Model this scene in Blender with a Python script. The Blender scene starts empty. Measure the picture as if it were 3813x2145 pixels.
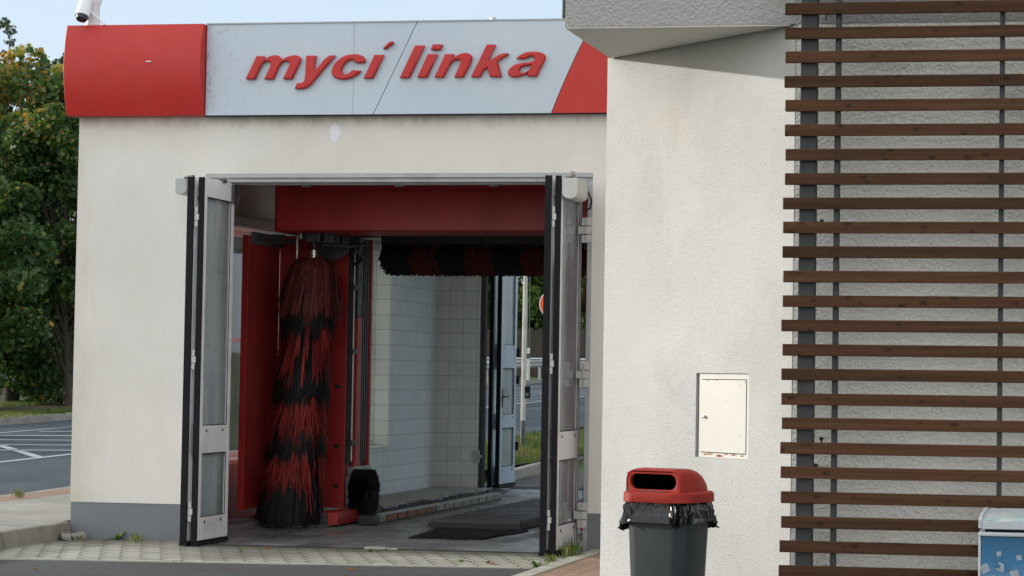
import bpy, math, random
from math import radians, sin, cos, pi, sqrt, atan
from mathutils import Vector, Matrix, Euler
import numpy as np

random.seed(7)
RNG = np.random.default_rng(11)
SC = bpy.context.scene
COL = SC.collection

# ------------------------------------------------------------------ materials
def nt(name):
    m = bpy.data.materials.new(name); m.use_nodes = True
    t = m.node_tree; t.nodes.clear()
    out = t.nodes.new('ShaderNodeOutputMaterial')
    return m, t, out

class NB:
    """tiny node builder"""
    def __init__(s, t): s.t = t
    def n(s, typ, **kw):
        nd = s.t.nodes.new(typ)
        for k, v in kw.items(): setattr(nd, k, v)
        return nd
    def l(s, a, b): s.t.links.new(a, b)
    def val(s, nd, **kw):
        for k, v in kw.items():
            nd.inputs[k.replace('_', ' ')].default_value = v
        return nd
    def coord(s): return s.n('ShaderNodeTexCoord').outputs['Object']
    def mapping(s, vec, scale=(1, 1, 1), loc=(0, 0, 0), rot=(0, 0, 0)):
        m = s.n('ShaderNodeMapping')
        m.inputs['Scale'].default_value = scale; m.inputs['Location'].default_value = loc
        m.inputs['Rotation'].default_value = rot
        s.l(vec, m.inputs['Vector']); return m.outputs[0]
    def noise(s, vec, scale, detail=4, rough=.55, dist=0):
        m = s.n('ShaderNodeTexNoise')
        m.inputs['Scale'].default_value = scale; m.inputs['Detail'].default_value = detail
        m.inputs['Roughness'].default_value = rough; m.inputs['Distortion'].default_value = dist
        s.l(vec, m.inputs['Vector']); return m.outputs['Fac']
    def vor(s, vec, scale, feature='F1'):
        m = s.n('ShaderNodeTexVoronoi'); m.feature = feature
        m.inputs['Scale'].default_value = scale
        s.l(vec, m.inputs['Vector']); return m
    def ramp(s, fac, stops, interp='LINEAR'):
        r = s.n('ShaderNodeValToRGB'); r.color_ramp.interpolation = interp
        e = r.color_ramp.elements
        while len(e) < len(stops): e.new(.5)
        for el, (p, c) in zip(e, stops):
            el.position = p; el.color = (c, c, c, 1) if isinstance(c, (int, float)) else (*c, 1)
        s.l(fac, r.inputs[0]); return r.outputs[0]
    def mix(s, f, a, b, mode='MIX'):
        m = s.n('ShaderNodeMix'); m.data_type = 'RGBA'; m.blend_type = mode
        for i, v in ((0, f), (6, a), (7, b)):
            sock = m.inputs[i]
            if isinstance(v, (int, float)): sock.default_value = float(v) if i == 0 else (v, v, v, 1)
            elif isinstance(v, tuple): sock.default_value = (*v, 1)
            else: s.l(v, sock)
        return m.outputs[2]
    def math(s, op, a, b=None, c=None):
        m = s.n('ShaderNodeMath'); m.operation = op
        for i, v in enumerate((a, b, c)):
            if v is None: continue
            if isinstance(v, (int, float)): m.inputs[i].default_value = v
            else: s.l(v, m.inputs[i])
        return m.outputs[0]
    def sep(s, vec):
        m = s.n('ShaderNodeSeparateXYZ'); s.l(vec, m.inputs[0]); return m.outputs
    def comb(s, x, y, z):
        m = s.n('ShaderNodeCombineXYZ')
        for i, v in enumerate((x, y, z)):
            if isinstance(v, (int, float)): m.inputs[i].default_value = v
            else: s.l(v, m.inputs[i])
        return m.outputs[0]
    def bump(s, h, strength=.3, dist=.01):
        b = s.n('ShaderNodeBump'); b.inputs['Strength'].default_value = strength
        b.inputs['Distance'].default_value = dist; s.l(h, b.inputs['Height']); return b.outputs[0]
    def princ(s, col, rough=.6, metal=0, normal=None, spec=.5, **kw):
        p = s.n('ShaderNodeBsdfPrincipled')
        for sock, v in ((p.inputs['Base Color'], col), (p.inputs['Roughness'], rough), (p.inputs['Metallic'], metal)):
            if isinstance(v, (int, float)) and sock.type != 'RGBA': sock.default_value = v
            elif isinstance(v, tuple): sock.default_value = (*v, 1)
            else: s.l(v, sock)
        p.inputs['Specular IOR Level'].default_value = spec
        for k, v in kw.items(): p.inputs[k.replace('_', ' ')].default_value = v
        if normal is not None: s.l(normal, p.inputs['Normal'])
        return p.outputs[0]

M = {}
def simple(name, col, rough=.5, metal=0, var=.12, scale=6, bump=0, bscale=80, spec=.5, dirt=None):
    m, t, out = nt(name); b = NB(t); c = b.coord()
    f = b.noise(c, scale, 5)
    lo = tuple(x * (1 - var) for x in col); hi = tuple(min(1, x * (1 + var)) for x in col)
    colr = b.ramp(f, [(.3, lo), (.7, hi)])
    if dirt:
        d = b.ramp(b.noise(c, scale * .7 + 1, 8, .65, .4), [(.52, 0.), (.72, 1.)])
        colr = b.mix(b.math('MULTIPLY', d, dirt[1]), colr, dirt[0])
    nrm = b.bump(b.noise(c, bscale, 3), bump, .01) if bump else None
    r = b.ramp(b.noise(c, scale * 2.3, 4), [(.3, max(0, rough - .08)), (.7, min(1, rough + .08))])
    b.l(b.princ(colr, r, metal, nrm, spec), out.inputs[0]); M[name] = m; return m

def stucco(name, col, size, strength, dark=.75, grime=None):
    m, t, out = nt(name); b = NB(t); c = b.coord()
    n1 = b.noise(c, size, 5, .6, .3); n2 = b.noise(c, size * 3.1, 3, .6)
    v = b.vor(c, size * .9).outputs['Distance']
    h = b.math('ADD', b.math('MULTIPLY', n1, 1.), b.math('MULTIPLY', v, .55))
    h = b.math('ADD', h, b.math('MULTIPLY', n2, .3))
    big = b.noise(c, .9, 6, .6)
    colr = b.ramp(big, [(.3, tuple(x * .9 for x in col)), (.7, tuple(min(1, x * 1.06) for x in col))])
    pits = b.ramp(b.noise(c, min(size * 1.7, 75), 3, .7), [(.29, dark), (.38, 1.)])
    pits = b.mix(b.ramp(b.noise(c, 2.3, 5, .65), [(.42, .15), (.62, 1.)]), 1., pits)
    colr = b.mix(1., colr, pits, 'MULTIPLY')
    if grime:
        for (gcol, amount, lo, hi, sc) in grime:
            g = b.ramp(b.noise(b.mapping(c, sc), 1.0, 7, .62, .3), [(lo, 0.), (hi, 1.)])
            colr = b.mix(b.math('MULTIPLY', g, amount), colr, gcol)
    b.l(b.princ(colr, .92, 0, b.bump(h, strength, .012), .25), out.inputs[0]); M[name] = m; return m

def box_mask(b, x, x0, x1, y, y0, y1):
    f = b.math('MULTIPLY', b.math('GREATER_THAN', x, x0), b.math('LESS_THAN', x, x1))
    g = b.math('MULTIPLY', b.math('GREATER_THAN', y, y0), b.math('LESS_THAN', y, y1))
    return b.math('MULTIPLY', f, g)

# car wash facade: smooth cream plaster with real grime under the fascia, greenish corner stain, repaired patch
def facade_mat():
    m, t, out = nt('facade_plaster'); b = NB(t); c = b.coord(); x, y, z = b.sep(c)
    base = b.ramp(b.noise(c, 1.3, 6, .6), [(.3, (.65, .62, .578)), (.7, (.72, .69, .648))])
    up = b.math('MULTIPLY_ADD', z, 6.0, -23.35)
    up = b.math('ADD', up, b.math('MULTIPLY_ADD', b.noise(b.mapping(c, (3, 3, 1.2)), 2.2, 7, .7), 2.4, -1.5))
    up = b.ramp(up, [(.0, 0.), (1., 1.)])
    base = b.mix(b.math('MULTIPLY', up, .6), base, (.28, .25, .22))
    # stained corner low on the left
    cs = b.math('MULTIPLY_ADD', x, -1.6, -14.55)        # rises toward the corner at -9.69
    cs = b.math('SUBTRACT', cs, b.math('MULTIPLY', z, .22))
    cs = b.math('ADD', cs, b.math('MULTIPLY_ADD', b.noise(b.mapping(c, (2.5, 2.5, .8)), 2.5, 6, .65), 1.4, -.75))
    cs = b.ramp(cs, [(.0, 0.), (1., 1.)])
    base = b.mix(b.math('MULTIPLY', cs, .5), base, (.42, .39, .27))
    sp = b.ramp(b.noise(c, 26, 5, .7), [(.66, 0.), (.74, 1.)])
    base = b.mix(b.math('MULTIPLY', sp, .22), base, (.40, .35, .30))
    runs = b.ramp(b.noise(b.mapping(c, (9, 9, .35)), 1.6, 6, .7), [(.55, 0.), (.75, 1.)])
    base = b.mix(b.math('MULTIPLY', runs, .10), base, (.40, .36, .33))
    h = b.noise(c, 60, 4, .6); h2 = b.noise(c, 9, 3, .5)
    hh = b.math('ADD', h, b.math('MULTIPLY', h2, 1.6))
    b.l(b.princ(base, .9, 0, b.bump(hh, .22, .008), .25), out.inputs[0]); M['facade_plaster'] = m
facade_mat()
stucco('shop_stucco', (.455, .45, .435), 110, .42, .42, [((.56, .36, .24), .20, .58, .76, (1.6, 1.6, 2.4)), ((.28, .29, .265), .34, .48, .72, (1.7, 1.7, 1.3)), ((.24, .24, .22), .10, .56, .66, (5, 5, 4))])
stucco('upper_stucco', (.40, .39, .37), 60, .9, .75, [((.24, .23, .21), .3, .56, .75, (.9, .9, 1.6))])
stucco('shop_stucco_lifted', (.88, .85, .78), 60, 1.0, .72, [((.20, .18, .16), .45, .56, .75, (.9, .9, 1.6)), ((.42, .27, .2), .2, .6, .75, (2, 2, 2.5))])  # same stucco, colour lightened to make up for shade behind the slats
stucco('soffit_stucco_lit', (.72, .69, .62), 110, .3, .7)  # lightened copy: light bounced off the ground put into the colour
stucco('plinth_grey', (.185, .20, .215), 55, .25, .9, [((.30, .28, .25), .35, .55, .75, (2, 2, 3))])
stucco('inner_plaster', (.60, .54, .50), 45, .3, .9)
simple('red_paint', (.47, .018, .012), .5, 0, .05, 1.5, dirt=((.30, .04, .03), .25))
simple('red_letter', (.46, .016, .016), .5, 0, .05, 3)
simple('gantry_red', (.40, .026, .026), .45, 0, .08, 2, dirt=((.12, .01, .01), .35))
simple('alu_white', (.76, .74, .76), .42, .0, .08, 3, dirt=((.34, .33, .32), .4))
simple('alu_blue', (.46, .55, .66), .4, 0, .07, 3, dirt=((.3, .36, .42), .4))
simple('alu_grey', (.36, .37, .38), .42, .35, .1, 5, dirt=((.2, .2, .2), .4))
simple('hinge_light', (.50, .50, .485), .4, .2, .06, 9)
simple('rubber', (.006, .006, .009), .6, 0, .2, 9, spec=.2)
simple('black_plastic', (.02, .021, .023), .5, 0, .2, 9)
simple('steel_dark', (.075, .075, .08), .5, .5, .25, 6, dirt=((.10, .05, .03), .5))
simple('steel_mid', (.34, .34, .33), .38, .75, .2, 8, dirt=((.16, .13, .10), .5))
simple('steel_bright', (.62, .60, .55), .3, .9, .2, 12)
simple('galv', (.42, .44, .45), .5, .55, .12, 4)
simple('post_grey', (.032, .033, .035), .7, .0, .12, 5, dirt=((.12, .11, .10), .3))
simple('rail_rust', (.30, .14, .10), .6, .2, .35, 11, dirt=((.10, .08, .07), .7))
simple('rail_grey', (.34, .32, .29), .55, .2, .3, 11, dirt=((.12, .10, .08), .7))
simple('kerb_conc', (.25, .235, .205), .9, 0, .2, 4, .4, 70, .25, dirt=((.10, .10, .07), .55))
simple('strip_conc', (.36, .35, .30), .9, 0, .15, 5, .4, 70, .25, dirt=((.18, .18, .11), .5))
simple('cupboard_cream', (.445, .435, .39), .45, 0, .04, 3)
simple('bin_red', (.27, .022, .014), .55, 0, .07, 5, .06, 60, spec=.22, dirt=((.20, .03, .02), .4))
simple('bin_grey', (.014, .021, .024), .5, 0, .12, 5, .05, 200)
simple('bin_inside', (.001, .001, .001), .9, spec=.05)  # near-black puts the darkness of the bin's depth into the colour
simple('freezer_white', (.45, .48, .50), .35, 0, .04, 4)
simple('white_paint', (.74, .74, .70), .6, 0, .1, 8)
simple('concrete_pole', (.40, .385, .35), .85, 0, .15, 6, .3, 60)
simple('bark', (.05, .04, .032), .95, 0, .3, 14, .7, 20)
simple('sign_red', (.78, .09, .02), .5, 0, .03, 3)
simple('dark_wood', (.045, .036, .03), .85, 0, .3, 8, .4, 30)
simple('container_blue', (.22, .36, .42), .5, 0, .2, 3)
simple('camera_white', (.66, .68, .70), .35, 0, .04, 6)
simple('lens_black', (.008, .008, .02), .3)
simple('repair_patch', (.76, .765, .82), .85, 0, .05, 12, .2, 80)
simple('road_white', (.33, .35, .36), .8, 0, .12, 9, dirt=((.2, .2, .2), .35))
simple('stone_loose', (.33, .31, .27), .9, 0, .2, 9, .4, 60)
simple('tile_sill', (.70, .74, .70), .3, 0, .04, 4)

def panel_white():
    m, t, out = nt('sign_white'); b = NB(t); c = b.coord()
    base = b.ramp(b.noise(c, .8, 5, .6), [(.3, (.45, .525, .605)), (.7, (.50, .57, .64))])
    st = b.ramp(b.noise(b.mapping(c, (14, 1, .5)), 1.6, 6, .7), [(.58, 0.), (.8, 1.)])
    base = b.mix(b.math('MULTIPLY', st, .4), base, (.33, .33, .33))
    # scuffs near the red box
    x, y, z = b.sep(c)
    near = b.ramp(b.math('MULTIPLY_ADD', x, -1.5, -11.6), [(.0, 0.), (1., 1.)])
    sc = b.ramp(b.noise(b.mapping(c, (9, 9, 5)), 1.5, 8, .75, 1.2), [(.55, 0.), (.61, 1.)])
    base = b.mix(b.math('MULTIPLY', b.math('MULTIPLY', sc, near), .6), base, (.25, .26, .27))
    b.l(b.princ(base, .38, 0, None, .5), out.inputs[0]); M['sign_white'] = m
panel_white()

def tiles(name, col, ax):
    m, t, out = nt(name); b = NB(t); c = b.coord(); x, y, z = b.sep(c)
    u = x if ax == 'x' else y
    br = b.n('ShaderNodeTexBrick'); br.offset = 0; br.squash = 1
    b.l(b.comb(u, z, 0), br.inputs['Vector'])
    b.val(br, Scale=1.0, Mortar_Size=.003, Mortar_Smooth=.2, Bias=0, Brick_Width=.2, Row_Height=.2)
    br.inputs['Color1'].default_value = (*col, 1)
    br.inputs['Color2'].default_value = (*[k * .93 for k in col], 1)
    br.inputs['Mortar'].default_value = (.40, .39, .38, 1)
    d = b.ramp(b.noise(c, 2.2, 6, .6), [(.45, 0.), (.8, 1.)])
    colr = b.mix(b.math('MULTIPLY', d, .22), br.outputs['Color'], (.44, .43, .38))
    b.l(b.princ(colr, .28, 0, b.bump(b.math('SUBTRACT', 1., br.outputs['Fac']), .4, .003), .5), out.inputs[0]); M[name] = m
tiles('tile_y', (.80, .86, .91), 'y'); tiles('tile_x', (.86, .89, .86), 'x')
tiles('tile_red_reflection', (.26, .05, .045), 'y')  # red reflection of the gantry, put into the tile colour

def asphalt(name, col, rough=.9, streak=True):
    m, t, out = nt(name); b = NB(t); c = b.coord()
    big = b.ramp(b.noise(c, .5, 6, .6), [(.3, tuple(k * .82 for k in col)), (.7, tuple(k * 1.15 for k in col))])
    agg = b.ramp(b.noise(c, 48, 4, .8), [(.32, .62), (.68, 1.45)])
    colr = b.mix(1., big, agg, 'MULTIPLY')
    sp = b.ramp(b.noise(c, 170, 2, .5), [(.64, 0.), (.7, 1.)])
    colr = b.mix(b.math('MULTIPLY', sp, .4), colr, (.24, .24, .23))
    if streak:
        wt = b.ramp(b.noise(b.mapping(c, (1.1, .06, 1)), 1, 3), [(.35, .82), (.65, 1.12)])
        colr = b.mix(1., colr, wt, 'MULTIPLY')
    h = b.noise(c, 120, 3, .7)
    b.l(b.princ(colr, rough, 0, b.bump(h, .5, .006), .15), out.inputs[0]); M[name] = m
asphalt('asphalt', (.068, .068, .069), streak=False)
asphalt('road_asphalt', (.060, .074, .085))

def pavers(name, col, mortar, bw, rh, wave, rot=0, stain_shade=None, moss=True, mw=.006):
    m, t, out = nt(name); b = NB(t); c = b.mapping(b.coord(), rot=(0, 0, rot)); x, y, z = b.sep(c)
    if wave:
        tri = b.math('PINGPONG', x, bw / 2)
        y2 = b.math('ADD', y, b.math('MULTIPLY', tri, wave))
        tri2 = b.math('PINGPONG', y, rh / 2)
        x2 = b.math('ADD', x, b.math('MULTIPLY', tri2, wave))
    else: x2, y2 = x, y
    br = b.n('ShaderNodeTexBrick'); br.offset = .5
    b.l(b.comb(x2, y2, 0), br.inputs['Vector'])
    b.val(br, Scale=1.0, Mortar_Size=mw, Mortar_Smooth=.3, Bias=0, Brick_Width=bw, Row_Height=rh)
    br.inputs['Color1'].default_value = (*col, 1); br.inputs['Color2'].default_value = (*[k * .82 for k in col], 1)
    br.inputs['Mortar'].default_value = (*mortar, 1)
    big = b.ramp(b.noise(c, 1.1, 7, .65), [(.3, .78), (.7, 1.12)])
    colr = b.mix(1., br.outputs['Color'], big, 'MULTIPLY')
    if moss:
        ms = b.ramp(b.noise(c, 2.6, 7, .7), [(.52, 0.), (.68, 1.)])
        ms = b.math('MULTIPLY', ms, b.math('ADD', b.math('MULTIPLY', br.outputs['Fac'], .8), .12))
        colr = b.mix(ms, colr, (.11, .14, .04))
    fine = b.ramp(b.noise(c, 90, 3, .6), [(.3, .86), (.7, 1.1)])
    colr = b.mix(1., colr, fine, 'MULTIPLY')
    if stain_shade:
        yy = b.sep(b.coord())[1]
        s_ = b.math('MULTIPLY_ADD', yy, stain_shade[0], stain_shade[1])
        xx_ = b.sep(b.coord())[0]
        door_shade = b.math('SUBTRACT', 1., b.math('MULTIPLY', b.math('ABSOLUTE', b.math('ADD', xx_, 7.35)), .95))  # shade beside the left door painted into the paving, on top of stains
        s_ = b.math('ADD', s_, b.math('MULTIPLY', b.math('MAXIMUM', door_shade, 0.), 1.25))
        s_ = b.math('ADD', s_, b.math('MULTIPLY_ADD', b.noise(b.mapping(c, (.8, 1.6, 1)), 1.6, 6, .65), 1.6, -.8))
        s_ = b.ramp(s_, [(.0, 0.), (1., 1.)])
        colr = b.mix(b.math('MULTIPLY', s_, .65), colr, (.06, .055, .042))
        mo = b.math('ADD', b.math('MULTIPLY_ADD', yy, 7., -132.6), b.math('MULTIPLY_ADD', b.noise(b.mapping(c, (1.2, 3, 1)), 2.0, 6, .7), 3., -1.9))
        colr = b.mix(b.math('MULTIPLY', b.math('MULTIPLY', b.ramp(mo, [(.0, 0.), (1., 1.)]), b.math('MULTIPLY', b.math('LESS_THAN', yy, 19.16), b.math('GREATER_THAN', xx_, -8.0))), .55), colr, (.17, .18, .05))
    h = b.math('ADD', b.math('MULTIPLY', br.outputs['Fac'], -1.), b.math('MULTIPLY', b.noise(c, 80, 3), .25))
    b.l(b.princ(colr, .88, 0, b.bump(h, .7, .008), .3), out.inputs[0]); M[name] = m
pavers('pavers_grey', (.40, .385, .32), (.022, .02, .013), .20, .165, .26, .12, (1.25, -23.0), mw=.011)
pavers('pavers_side', (.34, .325, .29), (.12, .11, .09), .20, .10, 0, 0)
pavers('pavers_red', (.36, .23, .165), (.09, .075, .055), .20, .10, 0, .78, mw=.008)

def wet_floor():
    m, t, out = nt('wet_floor'); b = NB(t); c = b.coord()
    br = b.n('ShaderNodeTexBrick'); br.offset = .5
    b.l(b.mapping(c, rot=(0, 0, .0)), br.inputs['Vector'])
    b.val(br, Scale=1.0, Mortar_Size=.006, Mortar_Smooth=.3, Bias=0, Brick_Width=.6, Row_Height=.3)
    br.inputs['Color1'].default_value = (.20, .205, .20, 1); br.inputs['Color2'].default_value = (.14, .145, .145, 1)
    br.inputs['Mortar'].default_value = (.40, .40, .38, 1)  # pale joints: glints of wet joints put into the colour
    big = b.ramp(b.noise(c, 1.4, 7, .65), [(.3, .65), (.7, 1.35)])
    colr = b.mix(1., br.outputs['Color'], big, 'MULTIPLY')
    sp = b.ramp(b.noise(b.mapping(c, (1, .4, 1)), 3.1, 8, .7), [(.56, 0.), (.72, 1.)])
    colr = b.mix(b.math('MULTIPLY', sp, .5), colr, (.30, .30, .28))
    pud = b.ramp(b.noise(b.mapping(c, (1.2, .45, 1)), 1.7, 4, .5), [(.43, .62), (.60, .20)])
    h = b.math('MULTIPLY', b.noise(c, 30, 3), b.ramp(pud, [(.1, 0.), (.5, 1.)]))
    b.l(b.princ(colr, pud, 0, b.bump(h, .3, .006), .5), out.inputs[0]); M['wet_floor'] = m
wet_floor()

def grass_ground():
    m, t, out = nt('grass_ground'); b = NB(t); c = b.coord()
    a = b.ramp(b.noise(c, 1.2, 8, .7), [(.35, (.045, .085, .02)), (.55, (.07, .11, .03)), (.72, (.16, .13, .06))])
    f = b.ramp(b.noise(c, 25, 4, .7), [(.3, .55), (.7, 1.35)])
    colr = b.mix(1., a, f, 'MULTIPLY')
    lv = b.ramp(b.vor(c, 3.2).outputs['Distance'], [(.03, 1.), (.06, 0.)])
    colr = b.mix(b.math('MULTIPLY', lv, .6), colr, (.30, .18, .06))
    b.l(b.princ(colr, .95, 0, b.bump(b.noise(c, 14, 5, .7), 1., .05), .2), out.inputs[0]); M['grass_ground'] = m
grass_ground()
def soil():
    m, t, out = nt('soil'); b = NB(t); c = b.coord()
    a = b.ramp(b.noise(c, 2.5, 8, .7), [(.35, (.035, .025, .018)), (.6, (.08, .055, .035)), (.75, (.07, .09, .03))])
    b.l(b.princ(a, .95, 0, b.bump(b.noise(c, 8, 6, .7), 1., .06), .2), out.inputs[0]); M['soil'] = m
soil()

def slat_wood():
    m, t, out = nt('slat_wood'); b = NB(t)
    c = b.coord()
    oi = b.n('ShaderNodeObjectInfo').outputs['Random']
    sh = b.math('MULTIPLY', oi, 40.)
    x, y, z = b.sep(c)
    cc = b.comb(b.math('ADD', x, sh), y, z)
    gr = b.noise(b.mapping(cc, (.55, 10, 16)), 2.2, 7, .65, .8)
    base = b.ramp(gr, [(.3, (.042, .020, .010)), (.55, (.072, .035, .018)), (.75, (.10, .050, .026))])
    vr = b.ramp(oi, [(0., .74), (1., 1.28)])
    base = b.mix(1., base, vr, 'MULTIPLY')
    kc = b.mapping(cc, (8.5, 1, 17))
    kn = b.vor(kc, 1.0); kd = b.math('ADD', kn.outputs['Distance'], b.math('MULTIPLY', b.noise(cc, 40, 3), .12))
    k = b.ramp(kd, [(.13, 1.), (.30, 0.)])
    base = b.mix(b.math('MULTIPLY', k, .75), base, (.012, .007, .005))
    b.l(b.princ(base, .7, 0, b.bump(gr, .15, .003), .12), out.inputs[0]); M['slat_wood'] = m
slat_wood()

def glass(name, tint, clear, rough=.05, dirt=.35):
    m, t, out = nt(name); b = NB(t); c = b.coord()
    tr = b.n('ShaderNodeBsdfTransparent'); tr.inputs[0].default_value = (*tint, 1)
    gl = b.n('ShaderNodeBsdfGlossy'); gl.inputs['Roughness'].default_value = rough; gl.inputs[0].default_value = (.9, .92, .95, 1)
    df = b.n('ShaderNodeBsdfDiffuse'); df.inputs[0].default_value = (.55, .57, .58, 1)
    fr = b.n('ShaderNodeFresnel'); fr.inputs[0].default_value = 1.5
    s1 = b.n('ShaderNodeMixShader'); b.l(b.math('ADD', fr.outputs[0], .04), s1.inputs[0]); b.l(tr.outputs[0], s1.inputs[1]); b.l(gl.outputs[0], s1.inputs[2])
    d = b.ramp(b.noise(b.mapping(c, (4, 4, .7)), 1.0, 4, .5, .3), [(.35, (1 - clear) * .5), (.75, min(1., (1 - clear) * 1.5))])
    s2 = b.n('ShaderNodeMixShader'); b.l(d, s2.inputs[0]); b.l(s1.outputs[0], s2.inputs[1]); b.l(df.outputs[0], s2.inputs[2])
    b.l(s2.outputs[0], out.inputs[0]); M[name] = m
glass('door_glass', (.82, .86, .88), .64)
glass('window_glass', (.93, .97, .95), .98, .02)
glass('rear_glass', (.8, .9, .92), .45, .15)

def leaf_mat(name, cols, trans=.35):
    m, t, out = nt(name); b = NB(t)
    at = b.n('ShaderNodeAttribute'); at.attribute_name = 'tint'
    n = len(cols)
    colr = b.ramp(at.outputs['Fac'], [(i / (n - 1), cl) for i, cl in enumerate(cols)])
    p = b.princ(colr, .5, 0, None, .35)
    tl = b.n('ShaderNodeBsdfTranslucent'); b.l(b.mix(1., colr, (1.2, 1.3, .6), 'MULTIPLY'), tl.inputs[0])
    s = b.n('ShaderNodeMixShader'); s.inputs[0].default_value = trans
    b.l(p, s.inputs[1]); b.l(tl.outputs[0], s.inputs[2]); b.l(s.outputs[0], out.inputs[0]); M[name] = m
leaf_mat('maple_leaves', [(.024, .062, .024), (.048, .102, .032), (.095, .16, .042), (.34, .24, .05), (.44, .19, .05)], .4)
leaf_mat('green_leaves', [(.022, .05, .022), (.04, .085, .025), (.08, .14, .03), (.16, .21, .05)])
leaf_mat('dark_leaves', [(.06, .08, .085), (.085, .11, .10), (.11, .14, .11)])
leaf_mat('bright_leaves', [(.05, .10, .02), (.09, .16, .03), (.16, .24, .05)])
leaf_mat('grass_blades', [(.05, .10, .02), (.09, .14, .03), (.20, .18, .07), (.30, .22, .10)])
leaf_mat('weed_leaves', [(.05, .12, .03), (.09, .18, .04), (.14, .22, .06)])
leaf_mat('autumn_leaf', [(.30, .10, .04), (.36, .17, .06)])

def strand_mat(name, cols, rough=.7):
    m, t, out = nt(name); b = NB(t)
    at = b.n('ShaderNodeAttribute'); at.attribute_name = 'tint'
    n = len(cols)
    colr = b.ramp(at.outputs['Fac'], [(i / (n - 1), cl) for i, cl in enumerate(cols)])
    b.l(b.princ(colr, rough, 0, None, .3), out.inputs[0]); M[name] = m
strand_mat('bristle_red', [(.08, .009, .008), (.22, .018, .015), (.42, .05, .038)])
strand_mat('bristle_wine', [(.04, .010, .010), (.14, .030, .027), (.28, .066, .056)])
strand_mat('bristle_black', [(.004, .004, .005), (.010, .010, .012), (.02, .02, .022)])

def bag_mat():
    m, t, out = nt('bin_bag'); b = NB(t); c = b.coord()
    h = b.noise(b.mapping(c, (1, 1, .4)), 17, 3, .5, 1.2)
    b.l(b.princ((.005, .005, .006), .22, 0, b.bump(h, .55, .02), .45), out.inputs[0]); M['bin_bag'] = m
bag_mat()

def ice_print():
    m, t, out = nt('ice_print'); b = NB(t); c = b.coord(); z = b.sep(c)[2]
    f = b.math('MULTIPLY_ADD', z, -2.2, 1.93)      # 0 at top (.877) downwards
    n = b.math('MULTIPLY_ADD', b.noise(c, 3, 4), .16, -.08)
    colr = b.ramp(b.math('ADD', f, n), [(.0, (.012, .085, .17)), (.28, (.025, .14, .27)), (.55, (.10, .22, .36)), (1., (.2, .31, .43))])
    b.l(b.princ(colr, .35, 0, None, .5), out.inputs[0]); M['ice_print'] = m
    m, t, out = nt('lid_print'); b = NB(t); c = b.coord()
    f = b.noise(b.mapping(c, (1.2, 3, 3)), 5, 8, .7, 2.)
    colr = b.ramp(f, [(.3, (.14, .28, .32)), (.42, (.30, .42, .44)), (.55, (.50, .54, .52)), (.75, (.40, .42, .40))])
    b.l(b.princ(colr, .3, 0, None, .5), out.inputs[0]); M['lid_print'] = m
    simple('ice_light', (.28, .33, .38), .4, 0, .15, 30); simple('ice_blue', (.03, .14, .25), .4, 0, .2, 30)
ice_print()

def rust_patch():
    m, t, out = nt('rust'); b = NB(t); c = b.coord()
    f = b.noise(c, 60, 5, .7)
    colr = b.ramp(f, [(.35, (.10, .04, .02)), (.55, (.30, .12, .04)), (.7, (.55, .50, .40))])
    b.l(b.princ(colr, .9, 0, None, .2), out.inputs[0]); M['rust'] = m
rust_patch()

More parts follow.
